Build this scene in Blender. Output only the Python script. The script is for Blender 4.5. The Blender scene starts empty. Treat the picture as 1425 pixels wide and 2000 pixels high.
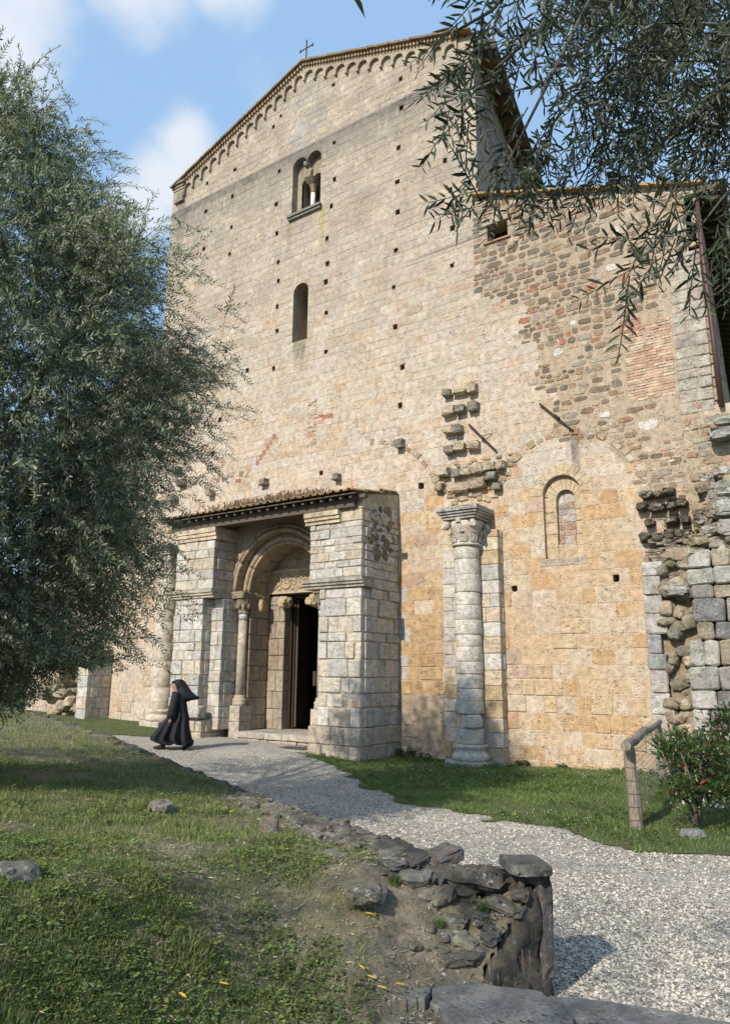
import bpy, math, random
import numpy as np
from mathutils import Vector, Matrix, noise

R = random.Random(7)
NR = np.random.default_rng(11)
PI = math.pi

# ------------------------------------------------------------------ scene, camera, light
scene = bpy.context.scene
COL = scene.collection
CAM = np.array([0.0, 0.0, 1.95])
F_PX, PITCH, ROLL = 1425.0, math.radians(12.35), math.radians(0.5)
cam_d = bpy.data.cameras.new('camera')
cam_d.sensor_fit = 'HORIZONTAL'
cam_d.sensor_width = 24.0
cam_d.lens = 24.0 * F_PX / 1425.0
cam_d.clip_end = 2000.0
cam = bpy.data.objects.new('camera', cam_d)
COL.objects.link(cam)
_fw = Vector((0, math.cos(PITCH), math.sin(PITCH)))
_rt = Vector((1, 0, 0))
_up = _rt.cross(_fw)
_r2 = _rt * math.cos(ROLL) + _up * math.sin(ROLL)
_u2 = _up * math.cos(ROLL) - _rt * math.sin(ROLL)
m = Matrix((( _r2.x, _u2.x, -_fw.x, CAM[0]), (_r2.y, _u2.y, -_fw.y, CAM[1]), (_r2.z, _u2.z, -_fw.z, CAM[2]), (0, 0, 0, 1)))
cam.matrix_world = m
scene.camera = cam

SUN_EL, SUN_AZ = math.radians(35.0), math.atan2(-0.605, -0.796)     # azimuth from +Y towards +X
sun_dir = Vector((math.sin(SUN_AZ) * math.cos(SUN_EL), math.cos(SUN_AZ) * math.cos(SUN_EL), math.sin(SUN_EL)))
sun_d = bpy.data.lights.new('sun', 'SUN')
sun_d.energy = 4.05
sun_d.angle = math.radians(0.6)
sun_d.color = (1.0, 0.93, 0.82)
sun = bpy.data.objects.new('sun', sun_d)
COL.objects.link(sun)
sun.rotation_euler = (-sun_dir).to_track_quat('-Z', 'Y').to_euler()
sun.location = (-20, -10, 30)

world = bpy.data.worlds.new('World')
scene.world = world
world.use_nodes = True
wn = world.node_tree
wn.nodes.clear()
SKY_STRENGTH = 0.15
w_out = wn.nodes.new('ShaderNodeOutputWorld')
w_bg = wn.nodes.new('ShaderNodeBackground')
w_sky = wn.nodes.new('ShaderNodeTexSky')
w_sky.sky_type = 'NISHITA'
w_sky.sun_disc = False
w_sky.sun_elevation = SUN_EL
w_sky.sun_rotation = SUN_AZ
w_sky.air_density = 1.0
w_sky.dust_density = 0.8
w_sky.ozone_density = 1.0
w_bg.inputs['Strength'].default_value = SKY_STRENGTH
w_tc = wn.nodes.new('ShaderNodeTexCoord')


def wmath(op, a, b=None, c=None):
    n = wn.nodes.new('ShaderNodeMath'); n.operation = op
    for i, v in enumerate((a, b, c)):
        if v is None: continue
        if isinstance(v, (int, float)): n.inputs[i].default_value = v
        else: wn.links.new(v, n.inputs[i])
    return n.outputs[0]


def w_blob(d, inner, outer):
    n = wn.nodes.new('ShaderNodeVectorMath'); n.operation = 'DISTANCE'
    wn.links.new(w_nrm.outputs[0], n.inputs[0]); n.inputs[1].default_value = Vector(d).normalized()
    mr = wn.nodes.new('ShaderNodeMapRange'); mr.interpolation_type = 'SMOOTHSTEP'
    mr.inputs['From Min'].default_value = inner; mr.inputs['From Max'].default_value = outer
    mr.inputs['To Min'].default_value = 1.0; mr.inputs['To Max'].default_value = 0.0
    wn.links.new(n.outputs['Value'], mr.inputs['Value'])
    return mr.outputs[0]


w_nrm = wn.nodes.new('ShaderNodeVectorMath'); w_nrm.operation = 'NORMALIZE'
wn.links.new(w_tc.outputs['Generated'], w_nrm.inputs[0])
w_n = wn.nodes.new('ShaderNodeTexNoise')
w_n.inputs['Scale'].default_value = 5.5; w_n.inputs['Detail'].default_value = 8; w_n.inputs['Roughness'].default_value = 0.58
wn.links.new(w_nrm.outputs[0], w_n.inputs['Vector'])


def ray_dir(x, y):
    v = _fw * F_PX + _r2 * (x - 712.5) - _u2 * (y - 1000)
    return v.normalized()


blobs = None
# cumulus puffs standing in the sky: (direction, inner radius, outer radius)
for (px, py, a, b) in ((355, 285, 0.0, 0.085), (320, 345, 0.0, 0.10), (275, 395, 0.0, 0.085), (40, -10, 0.0, 0.15), (-60, 60, 0.03, 0.16), (240, -70, 0.0, 0.14), (430, -110, 0.0, 0.12)):
    bl = w_blob(ray_dir(px, py), a, b)
    blobs = bl if blobs is None else wmath('MAXIMUM', blobs, bl)
w_far = wn.nodes.new('ShaderNodeTexNoise')
w_far.inputs['Scale'].default_value = 2.2; w_far.inputs['Detail'].default_value = 3
wn.links.new(w_nrm.outputs[0], w_far.inputs['Vector'])
gen = wmath('MULTIPLY', wmath('SUBTRACT', w_far.outputs['Fac'], 0.55), 1.6)
cl = wmath('MAXIMUM', blobs, gen)
cl2 = wmath('ADD', cl, wmath('MULTIPLY', wmath('SUBTRACT', w_n.outputs['Fac'], 0.5), 1.5))
w_mr = wn.nodes.new('ShaderNodeMapRange'); w_mr.interpolation_type = 'SMOOTHSTEP'
w_mr.inputs['From Min'].default_value = 0.22; w_mr.inputs['From Max'].default_value = 0.85
w_mr.inputs['To Max'].default_value = 0.86
wn.links.new(cl2, w_mr.inputs['Value'])
w_haze = wn.nodes.new('ShaderNodeMixRGB'); w_haze.inputs['Fac'].default_value = 0.62
w_haze.inputs['Color2'].default_value = (2.45, 3.95, 5.9, 1)
w_mix = wn.nodes.new('ShaderNodeMixRGB')
w_mix.inputs['Color2'].default_value = (4.6, 4.8, 5.1, 1)
wn.links.new(w_sky.outputs[0], w_haze.inputs['Color1'])
wn.links.new(w_haze.outputs[0], w_mix.inputs['Color1'])
wn.links.new(w_mr.outputs[0], w_mix.inputs['Fac'])
wn.links.new(w_mix.outputs[0], w_bg.inputs['Color'])
wn.links.new(w_bg.outputs[0], w_out.inputs[0])

vs = scene.view_settings
vs.view_transform = 'Standard'
vs.look = 'None'
vs.exposure = 0.34
vs.gamma = 1.0
vs.use_curve_mapping = False

# ------------------------------------------------------------------ materials
def new_mat(name):
    mt = bpy.data.materials.new(name); mt.use_nodes = True
    nt = mt.node_tree; nt.nodes.clear()
    out = nt.nodes.new('ShaderNodeOutputMaterial')
    b = nt.nodes.new('ShaderNodeBsdfPrincipled')
    nt.links.new(b.outputs[0], out.inputs[0])
    b.inputs['Specular IOR Level'].default_value = 0.25
    return mt, nt, b


class N:
    """small node helper"""
    def __init__(s, nt): s.nt = nt; s.tc = nt.nodes.new('ShaderNodeTexCoord')
    def lk(s, a, b): s.nt.links.new(a, b)
    def noise(s, scale, detail=4, rough=0.55, vec=None, stretch=None, dist=0.0):
        n = s.nt.nodes.new('ShaderNodeTexNoise')
        n.inputs['Scale'].default_value = scale; n.inputs['Detail'].default_value = detail
        n.inputs['Roughness'].default_value = rough; n.inputs['Distortion'].default_value = dist
        v = vec or s.tc.outputs['Object']
        if stretch:
            mp = s.nt.nodes.new('ShaderNodeMapping'); mp.inputs['Scale'].default_value = stretch
            s.lk(v, mp.inputs['Vector']); v = mp.outputs[0]
        s.lk(v, n.inputs['Vector']); return n.outputs['Fac']
    def voro(s, scale, feature='F1', stretch=None):
        n = s.nt.nodes.new('ShaderNodeTexVoronoi'); n.feature = feature
        n.inputs['Scale'].default_value = scale
        v = s.tc.outputs['Object']
        if stretch:
            mp = s.nt.nodes.new('ShaderNodeMapping'); mp.inputs['Scale'].default_value = stretch
            s.lk(v, mp.inputs['Vector']); v = mp.outputs[0]
        s.lk(v, n.inputs['Vector']); return n
    def mr(s, v, a, b, c=0.0, d=1.0, smooth=False):
        n = s.nt.nodes.new('ShaderNodeMapRange')
        if smooth: n.interpolation_type = 'SMOOTHSTEP'
        for k, x in zip(('From Min', 'From Max', 'To Min', 'To Max'), (a, b, c, d)): n.inputs[k].default_value = x
        s.lk(v, n.inputs['Value']); return n.outputs[0]
    def math(s, op, a, b=0.0):
        n = s.nt.nodes.new('ShaderNodeMath'); n.operation = op
        for i, v in enumerate((a, b)):
            if isinstance(v, (int, float)): n.inputs[i].default_value = v
            else: s.lk(v, n.inputs[i])
        return n.outputs[0]
    def mix(s, f, a, b, mode='MIX'):
        n = s.nt.nodes.new('ShaderNodeMixRGB'); n.blend_type = mode
        for i, v in zip((0, 1, 2), (f, a, b)):
            if isinstance(v, (int, float)): n.inputs[i].default_value = v
            elif isinstance(v, tuple): n.inputs[i].default_value = (*v, 1) if len(v) == 3 else v
            else: s.lk(v, n.inputs[i])
        return n.outputs[0]
    def attr(s, name='col'):
        n = s.nt.nodes.new('ShaderNodeAttribute'); n.attribute_name = name; return n.outputs['Color']
    def sep(s, vec):
        n = s.nt.nodes.new('ShaderNodeSeparateXYZ'); s.lk(vec, n.inputs[0]); return n.outputs
    def bump(s, h, strength, dist, b, normal=None):
        n = s.nt.nodes.new('ShaderNodeBump'); n.inputs['Strength'].default_value = strength; n.inputs['Distance'].default_value = dist
        s.lk(h, n.inputs['Height'])
        if normal: s.lk(normal, n.inputs['Normal'])
        if b: s.lk(n.outputs[0], b.inputs['Normal'])
        return n.outputs[0]


def stone_material(name, pits=1.0, facade=False, veins=0.0, lichen=0.0, rough=0.9, dirt=1.0):
    mt, nt, b = new_mat(name); n = N(nt)
    b.inputs['Roughness'].default_value = rough
    c = n.attr()
    big = n.noise(0.9, 5, 0.6)
    mid = n.noise(7.0, 6, 0.65)
    fine = n.noise(42.0, 5, 0.7)
    c = n.mix(1.0, c, n.mix(n.mr(mid, 0.38, 0.62), (0.76, 0.74, 0.70), (1.12, 1.12, 1.12)), 'MULTIPLY')
    c = n.mix(1.0, c, n.mix(n.mr(fine, 0.38, 0.62), (0.78, 0.77, 0.75), (1.12, 1.12, 1.12)), 'MULTIPLY')
    c = n.mix(n.mr(big, 0.5, 0.75, 0, 0.35 * dirt), c, n.mix(1.0, c, (0.72, 0.69, 0.64), 'MULTIPLY'))
    if veins:
        v = n.noise(3.2, 6, 0.6, stretch=(1.0, 1.0, 6.0), dist=1.4)
        c = n.mix(n.mr(v, 0.50, 0.66, 0, veins), c, (0.24, 0.215, 0.19))
        v2 = n.noise(2.1, 5, 0.6, stretch=(0.8, 0.8, 4.0), dist=0.8)
        c = n.mix(n.mr(v2, 0.55, 0.75, 0, 0.5), c, (0.42, 0.33, 0.22))
    # holes of the travertine
    vo = n.voro(15.0, stretch=(1, 1, 1.7))
    gate = n.mr(n.noise(3.0, 4, 0.6), 0.47, 0.58)
    pit = n.math('MULTIPLY', n.mr(vo.outputs['Distance'], 0.14, 0.30, 1.0, 0.0), gate)
    crack = n.noise(9.0, 5, 0.75, stretch=(1, 1, 2.6), dist=0.6)
    pit2 = n.math('MULTIPLY', n.mr(crack, 0.60, 0.66), n.mr(n.noise(1.3, 3, 0.5), 0.46, 0.55))
    pitf = n.math('MAXIMUM', pit, pit2)
    pitc = n.math('MULTIPLY', pitf, 0.62 * pits)
    c = n.mix(pitc, c, n.mix(1.0, c, (0.22, 0.18, 0.14), 'MULTIPLY'))
    if facade:
        xyz = n.sep(n.tc.outputs['Object'])
        pt = n.mr(n.noise(0.55, 5, 0.62), 0.42, 0.60)
        c = n.mix(n.math('MULTIPLY', pt, 0.38), c, n.mix(1.0, c, (0.90, 0.80, 0.68), 'MULTIPLY'))
        pl_ = n.mr(n.noise(0.9, 5, 0.62, stretch=(1, 1, .6)), 0.50, 0.64)
        c = n.mix(n.math('MULTIPLY', pl_, 0.22), c, (0.55, 0.48, 0.39))
        wob = n.math('MULTIPLY', n.math('SUBTRACT', n.noise(1.6, 5, 0.7), 0.5), 1.5)
        # dark crust hanging under the offset at 18.95 m, as it grows there
        z = n.math('ADD', xyz[2], wob)
        band = n.math('MULTIPLY', n.mr(xyz[2], 18.93, 18.99, 1, 0), n.mr(z, 17.4, 18.8, 0, 1))
        streak = n.noise(2.4, 5, 0.75, stretch=(2.2, 2.2, 0.30))
        band = n.math('MULTIPLY', band, n.mr(streak, 0.36, 0.50))
        band = n.math('MULTIPLY', band, n.mr(n.noise(30, 3, 0.7), 0.3, 0.55, 0.25, 1.0))
        edge = n.math('MULTIPLY', n.mr(xyz[2], 18.93, 18.97, 1, 0), n.mr(n.math('ADD', xyz[2], n.math('MULTIPLY', wob, 0.35)), 18.45, 18.75, 0, 1))
        edge = n.math('MULTIPLY', edge, n.mr(n.noise(5, 6, 0.75), 0.34, 0.48, 0.25, 1))
        band = n.math('MAXIMUM', n.math('MULTIPLY', band, 0.9), edge)
        c = n.mix(n.math('MULTIPLY', band, 0.92), c, (0.085, 0.08, 0.07))
        # general grey weathering of the upper gable
        up = n.math('MULTIPLY', n.mr(xyz[2], 9.0, 17.0, 0.08, 1.0), n.mr(n.noise(1.1, 6, 0.7), 0.38, 0.60))
        c = n.mix(n.math('MULTIPLY', up, 0.74), c, (0.275, 0.238, 0.20))
        speck = n.math('MULTIPLY', n.mr(n.noise(14, 6, 0.8), 0.53, 0.62), n.mr(xyz[2], 8, 17, 0.16, 0.75))
        c = n.mix(speck, c, (0.13, 0.12, 0.105))
        def streak_at(u0, w, ztop, zlen, colr, k):
            d = n.math('ABSOLUTE', n.math('SUBTRACT', n.math('ADD', xyz[0], n.math('MULTIPLY', wob, 0.12)), u0))
            f = n.math('MULTIPLY', n.mr(d, w * 0.5, w, 1, 0, True), n.math('MULTIPLY', n.mr(xyz[2], ztop - 0.02, ztop + 0.02, 1, 0), n.mr(xyz[2], ztop - zlen, ztop - 0.25 * zlen, 0, 1, True)))
            f = n.math('MULTIPLY', f, n.mr(n.noise(6, 5, 0.7), 0.3, 0.6, 0.3, 1))
            return n.mix(n.math('MULTIPLY', f, k), c, colr)
        c = streak_at(-9.12, 0.34, 11.98, 1.15, (0.13, 0.125, 0.07), 0.8)
        c = streak_at(-8.35, 0.16, 16.45, 1.9, (0.33, 0.27, 0.08), 0.75)
        c = streak_at(-9.7, 0.12, 16.45, 1.8, (0.22, 0.20, 0.09), 0.6)
        c = streak_at(-0.66, 0.13, 7.5, 1.5, (0.10, 0.095, 0.08), 0.8)
        c = streak_at(-15.1, 0.3, 19.6, 3.0, (0.13, 0.125, 0.11), 0.7)
        # faint offset line at 13.4
        f = n.math('MULTIPLY', n.mr(n.math('ABSOLUTE', n.math('SUBTRACT', xyz[2], 13.40)), 0.02, 0.05, 1, 0), n.mr(xyz[0], -5.4, -4.4))
        c = n.mix(n.math('MULTIPLY', f, 0.6), c, (0.11, 0.10, 0.08))
    if lichen:
        l = n.noise(22.0, 6, 0.75)
        lg = n.mr(n.noise(2.6, 4, 0.6), 0.45, 0.6)
        c = n.mix(n.math('MULTIPLY', n.math('MULTIPLY', n.mr(l, 0.55, 0.62), lg), lichen), c, (0.52, 0.52, 0.47))
        l2 = n.noise(16.0, 6, 0.75)
        c = n.mix(n.math('MULTIPLY', n.mr(l2, 0.56, 0.64), 0.6 * lichen), c, (0.06, 0.058, 0.05))
        c = n.mix(n.mr(n.noise(1.9, 6, 0.7), 0.44, 0.62, 0, .55 * lichen), c, n.mix(1.0, c, (0.42, 0.40, 0.36), 'MULTIPLY'))
    n.lk(c, b.inputs['Base Color'])
    h = n.math('ADD', n.math('MULTIPLY', mid, 0.55), n.math('MULTIPLY', fine, 0.35))
    h = n.math('SUBTRACT', h, n.math('MULTIPLY', pitf, 0.8))
    n.bump(h, 0.85, 0.03, b)
    return mt


MT = {}
MT['facade'] = stone_material('weathered_travertine', 1.0, facade=True)
MT['white'] = stone_material('pale_veined_travertine', 0.7, veins=0.5)
MT['core'] = stone_material('rubble_stone', 0.5, lichen=0.35)
MT['lichen'] = stone_material('lichened_stone', 0.6, lichen=1.0)
MT['rock'] = stone_material('dark_field_stone', 0.6, lichen=0.75)


def simple(name, col, rough=0.8, metal=0.0, bump=0.0, bscale=20.0, var=0.2, spec=0.25, stretch=None, attr=False):
    mt, nt, b = new_mat(name); n = N(nt)
    b.inputs['Roughness'].default_value = rough; b.inputs['Metallic'].default_value = metal
    b.inputs['Specular IOR Level'].default_value = spec
    nz = n.noise(bscale, 5, 0.65, stretch=stretch)
    base = n.attr() if attr else tuple(col)
    lo = 1 - var; hi = 1 + var
    c = n.mix(1.0, base, n.mix(n.mr(nz, 0.3, 0.7), (lo, lo, lo), (hi, hi, hi)), 'MULTIPLY')
    n.lk(c, b.inputs['Base Color'])
    if bump: n.bump(nz, 0.7, bump, b)
    return mt


MT['wood'] = simple('weathered_timber', (0.11, 0.085, 0.065), 0.85, bump=0.012, bscale=9, var=0.45, stretch=(0.6, 6, 8))
MT['post'] = simple('silvered_chestnut_wood', (0.25, 0.205, 0.16), 0.9, bump=0.02, bscale=16, var=0.65, stretch=(5, 5, 0.4))
MT['darkwood'] = simple('dark_door_wood', (0.035, 0.022, 0.014), 0.6, bump=0.004, bscale=12, var=0.4, stretch=(6, 6, 0.5))
MT['redwood'] = simple('reddish_door_frame', (0.12, 0.055, 0.03), 0.6, bump=0.003, bscale=14, var=0.3, stretch=(6, 6, 0.5))
MT['iron'] = simple('rusted_iron', (0.065, 0.045, 0.035), 0.75, 0.3, bump=0.003, bscale=40, var=0.4)
MT['pipe'] = simple('brown_painted_copper', (0.09, 0.05, 0.04), 0.5, 0.2, var=0.2, bscale=6)
MT['cloth'] = simple('black_wool', (0.016, 0.017, 0.021), 0.7, bump=0.004, bscale=60, var=0.25, spec=0.2)
MT['skin'] = simple('skin', (0.34, 0.19, 0.135), 0.6, var=0.06)
MT['leather'] = simple('black_leather', (0.01, 0.01, 0.011), 0.45, var=0.1, spec=0.4)
MT['mat'] = simple('grey_rubber_mat', (0.06, 0.065, 0.075), 0.85, bump=0.004, bscale=90, var=0.3)
MT['slab'] = stone_material('grey_schist_slab', 0.35, lichen=0.35)
MT['dark'] = simple('unlit_interior_tone', (0.05, 0.042, 0.035), 0.95, var=0.2)  # darkness of the unlit nave put into the colour
MT['pebble'] = simple('limestone_pebble', (0.3, 0.3, 0.3), 0.9, var=0.18, bscale=30, attr=True)
MT['dry'] = simple('dry_stalk', (0.3, 0.2, 0.1), 0.9, var=0.2, attr=True)
MT['bark'] = simple('olive_bark', (0.13, 0.115, 0.095), 0.95, bump=0.03, bscale=10, var=0.5, stretch=(3, 3, 0.6))
MT['twig'] = simple('olive_twig', (0.085, 0.078, 0.055), 0.9, var=0.3)
MT['wire'] = simple('galvanised_wire', (0.16, 0.16, 0.15), 0.55, 0.6, var=0.2)
MT['sillstone'] = simple('grey_stone_sill', (0.20, 0.185, 0.15), 0.9, bump=0.01, bscale=18, var=0.4)


def tile_mat(name, orange):
    mt, nt, b = new_mat(name); n = N(nt)
    b.inputs['Roughness'].default_value = 0.92
    c = n.attr()
    f = n.noise(9, 6, 0.7)
    c = n.mix(1.0, c, n.mix(n.mr(f, 0.3, 0.7), (0.6, 0.6, 0.6), (1.25, 1.25, 1.25)), 'MULTIPLY')
    l = n.mr(n.noise(5.5, 6, 0.72), 0.47, 0.56)
    c = n.mix(n.math('MULTIPLY', l, orange), c, (0.40, 0.25, 0.04))
    g = n.mr(n.noise(11, 6, 0.75), 0.55, 0.62)
    c = n.mix(n.math('MULTIPLY', g, 0.55), c, (0.35, 0.35, 0.28))
    k = n.mr(n.noise(7.3, 6, 0.75), 0.57, 0.66)
    c = n.mix(n.math('MULTIPLY', k, 0.6), c, (0.035, 0.032, 0.025))
    n.lk(c, b.inputs['Base Color']); n.bump(f, 0.9, 0.02, b)
    return mt


MT['tile'] = tile_mat('lichened_clay_tile', 0.85)
MT['tile2'] = tile_mat('weathered_clay_tile', 0.35)


def leaf_mat(name, under, trans=0.25, rough=0.45):
    mt, nt, b = new_mat(name); n = N(nt)
    geo = nt.nodes.new('ShaderNodeNewGeometry')
    c = n.attr()
    c = n.mix(geo.outputs['Backfacing'], c, n.mix(0.7, c, under))
    n.lk(c, b.inputs['Base Color']); b.inputs['Roughness'].default_value = rough
    b.inputs['Specular IOR Level'].default_value = 0.4
    tr = nt.nodes.new('ShaderNodeBsdfTranslucent'); n.lk(n.mix(1.0, c, (1.1, 1.35, 0.6), 'MULTIPLY'), tr.inputs['Color'])
    ms = nt.nodes.new('ShaderNodeMixShader'); ms.inputs[0].default_value = trans
    out = [x for x in nt.nodes if x.type == 'OUTPUT_MATERIAL'][0]
    n.lk(b.outputs[0], ms.inputs[1]); n.lk(tr.outputs[0], ms.inputs[2]); n.lk(ms.outputs[0], out.inputs[0])
    return mt


MT['olive'] = leaf_mat('olive_leaf', (0.33, 0.36, 0.27), 0.22, 0.55)
MT['olive_dark'] = leaf_mat('shaded_olive_leaf', (0.12, 0.135, 0.10), 0.15, 0.5)  # darker copy of the olive leaf, shade of its own crown put into the colour
MT['leaf'] = leaf_mat('glossy_leaf', (0.10, 0.15, 0.05), 0.25, 0.35)
MT['grass'] = leaf_mat('grass_blade', (0.10, 0.14, 0.04), 0.3, 0.7)


def ground_material(name, kind):
    mt, nt, b = new_mat(name); n = N(nt)
    b.inputs['Roughness'].default_value = 0.95
    if kind == 'gravel':
        v = n.voro(34.0); v2 = n.voro(75.0)
        hsv = n.sep(v.outputs['Color']); hs2 = n.sep(v2.outputs['Color'])
        a = n.mix(hsv[0], (0.28, 0.25, 0.205), (0.60, 0.54, 0.45))
        a2 = n.mix(hs2[1], (0.26, 0.235, 0.195), (0.58, 0.52, 0.44))
        c = n.mix(n.mr(n.noise(2.0, 3), 0.4, 0.6), a, a2)
        c = n.mix(n.mr(v.outputs['Distance'], 0.3, 0.75, 0, 0.65), c, (0.09, 0.082, 0.07))
        dust = n.mr(n.noise(0.55, 5, 0.6), 0.50, 0.66)
        c = n.mix(n.math('MULTIPLY', dust, 0.6), c, (0.47, 0.41, 0.33))
        h = n.math('SUBTRACT', 1.0, v.outputs['Distance'])
        n.bump(h, 0.8, 0.015, b)
    elif kind == 'soil':
        f = n.noise(3.0, 7, 0.7); g = n.noise(28, 6, 0.75); h3 = n.noise(0.8, 5, 0.6)
        c = n.mix(n.mr(f, 0.35, 0.65), (0.15, 0.118, 0.085), (0.31, 0.255, 0.19))
        c = n.mix(1.0, c, n.mix(n.mr(g, 0.3, 0.7), (0.6, 0.6, 0.6), (1.35, 1.33, 1.3)), 'MULTIPLY')
        c = n.mix(n.mr(h3, 0.40, 0.55, 0, 0.5), c, (0.12, 0.13, 0.06))
        n.bump(n.math('ADD', f, g), 0.9, 0.03, b)
    elif kind == 'turf':
        f = n.noise(2.0, 7, 0.7); g = n.noise(30, 6, 0.75)
        c = n.mix(n.mr(f, 0.35, 0.65), (0.07, 0.10, 0.03), (0.13, 0.13, 0.055))
        c = n.mix(1.0, c, n.mix(n.mr(g, 0.3, 0.7), (0.5, 0.5, 0.5), (1.4, 1.4, 1.4)), 'MULTIPLY')
        n.bump(g, 0.9, 0.04, b)
    n.lk(c, b.inputs['Base Color'])
    return mt


MT['gravel'] = ground_material('gravel_ground', 'gravel')
MT['soil'] = ground_material('bare_soil', 'soil')
MT['turf'] = ground_material('turf_ground', 'turf')

# ------------------------------------------------------------------ mesh helpers
def tag(o, label=None, cat=None, group=None, kind=None):
    if label: o['label'] = label
    if cat: o['category'] = cat
    if group: o['group'] = group
    if kind: o['kind'] = kind
    return o


def empty(name, loc, rz=0.0):
    o = bpy.data.objects.new(name, None); COL.objects.link(o)
    o.location = loc; o.rotation_euler = (0, 0, rz); o.empty_display_size = 0.3
    return o


class MB:
    def __init__(s): s.v = []; s.f = []; s.c = []
    def add(s, vs, fs, col=(0.4, 0.4, 0.4)):
        k = len(s.v); s.v += [tuple(p) for p in vs]; s.f += [tuple(i + k for i in f) for f in fs]; s.c += [col] * len(vs)
        return s
    def box(s, x0, x1, y0, y1, z0, z1, col=(0.4, 0.4, 0.4)):
        return s.add([(x0, y0, z0), (x1, y0, z0), (x1, y1, z0), (x0, y1, z0), (x0, y0, z1), (x1, y0, z1), (x1, y1, z1), (x0, y1, z1)],
                     [(0, 3, 2, 1), (4, 5, 6, 7), (0, 1, 5, 4), (1, 2, 6, 5), (2, 3, 7, 6), (3, 0, 4, 7)], col)
    def obj(s, name, mat, parent=None, smooth=False):
        me = bpy.data.meshes.new(name); me.from_pydata(s.v, [], s.f)
        a = me.color_attributes.new('col', 'FLOAT_COLOR', 'POINT')
        buf = np.ones((len(s.v), 4), dtype=np.float32); buf[:, :3] = np.array(s.c, dtype=np.float32)
        a.data.foreach_set('color', buf.ravel())
        me.materials.append(mat)
        if smooth: me.polygons.foreach_set('use_smooth', [True] * len(me.polygons))
        me.update()
        o = bpy.data.objects.new(name, me); COL.objects.link(o)
        if parent is not None: o.parent = parent
        return o


def np_mesh(name, V, Fq, mat, colors=None, parent=None, smooth=False):
    """V (n,3); Fq (m,k) faces all of k corners"""
    me = bpy.data.meshes.new(name)
    V = np.asarray(V, dtype=np.float32); Fq = np.asarray(Fq, dtype=np.int32)
    me.vertices.add(len(V)); me.vertices.foreach_set('co', V.ravel())
    mf, k = Fq.shape
    me.loops.add(mf * k); me.loops.foreach_set('vertex_index', Fq.ravel())
    me.polygons.add(mf)
    me.polygons.foreach_set('loop_start', np.arange(0, mf * k, k, dtype=np.int32))
    if smooth: me.polygons.foreach_set('use_smooth', np.ones(mf, dtype=bool))
    me.update(calc_edges=True)
    if colors is not None:
        a = me.color_attributes.new('col', 'FLOAT_COLOR', 'POINT')
        buf = np.ones((len(V), 4), dtype=np.float32); buf[:, :3] = colors
        a.data.foreach_set('color', buf.ravel())
    me.materials.append(mat)
    o = bpy.data.objects.new(name, me); COL.objects.link(o)
    if parent is not None: o.parent = parent
    return o


def scatter(name, tmpl, faces, pos, rot, scl, cols, mat, parent=None):
    """many copies of one small template joined into one mesh (numpy). rot (n,3,3) columns = axes, scl (n,3)"""
    T = np.asarray(tmpl, dtype=np.float64); F = np.asarray(faces)
    n = len(pos); k = len(T)
    V = np.einsum('nij,nkj->nki', rot, T[None] * np.asarray(scl)[:, None, :]) + np.asarray(pos)[:, None, :]
    FF = (F[None] + (np.arange(n) * k)[:, None, None]).reshape(-1, F.shape[1])
    C = np.repeat(np.asarray(cols), k, axis=0)
    return np_mesh(name, V.reshape(-1, 3), FF, mat, C, parent)


def basis(fwd, up_hint):
    """(n,3),(n,3) -> rotation matrices with x=fwd, z~up"""
    f = fwd / (np.linalg.norm(fwd, axis=1, keepdims=True) + 1e-9)
    s = np.cross(up_hint, f); s /= (np.linalg.norm(s, axis=1, keepdims=True) + 1e-9)
    u = np.cross(f, s)
    return np.stack([f, s, u], axis=2)


def jit(c, a, r=R):
    k = 1 + r.uniform(-a, a)
    return tuple(max(0.0, x * k * (1 + r.uniform(-a * .25, a * .25))) for x in c)


def rect_sub(rects, o):
    out = []
    for (a, b, c, d) in rects:
        if o[2] <= a or o[0] >= c or o[3] <= b or o[1] >= d: out.append((a, b, c, d)); continue
        if o[0] > a: out.append((a, b, o[0], d))
        if o[2] < c: out.append((o[2], b, c, d))
        m0, m1 = max(a, o[0]), min(c, o[2])
        if o[1] > b: out.append((m0, b, m1, o[1]))
        if o[3] < d: out.append((m0, o[3], m1, d))
    return out


# a face frame: origin O, horizontal axis ex, outward normal en (all in church coordinates)
class Frame:
    def __init__(s, O, ex, en): s.O = Vector(O); s.ex = Vector(ex); s.en = Vector(en)
    def p(s, u, v, d): q = s.O + s.ex * u + s.en * d; return (q.x, q.y, q.z + v)


def stone_poly(mb, fr, poly, d0, d1, bev, col):
    """block with polygon face in (u,v) (counter-clockwise), back depth d0, front depth d1"""
    n = len(poly)
    cx = sum(p[0] for p in poly) / n; cz = sum(p[1] for p in poly) / n
    hw = max(abs(p[0] - cx) for p in poly) + 1e-6; hz = max(abs(p[1] - cz) for p in poly) + 1e-6
    vs = [fr.p(a, b, d0) for a, b in poly] + [fr.p(a, b, d1 - bev) for a, b in poly]
    vs += [fr.p(cx + (a - cx) * (1 - min(0.45, bev / hw)), cz + (b - cz) * (1 - min(0.45, bev / hz)), d1 + R.uniform(-.3, .3) * bev) for a, b in poly]
    fs = []
    for i in range(n):
        j = (i + 1) % n
        fs.append((i, j, n + j, n + i)); fs.append((n + i, n + j, 2 * n + j, 2 * n + i))
    fs.append(tuple(2 * n + i for i in range(n)))
    # orientation: en may point to -(ex x z)
    s = fr.ex.cross(Vector((0, 0, 1))).dot(fr.en)
    if s < 0: fs = [tuple(reversed(f)) for f in fs]
    mb.add(vs, fs, col)


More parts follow.
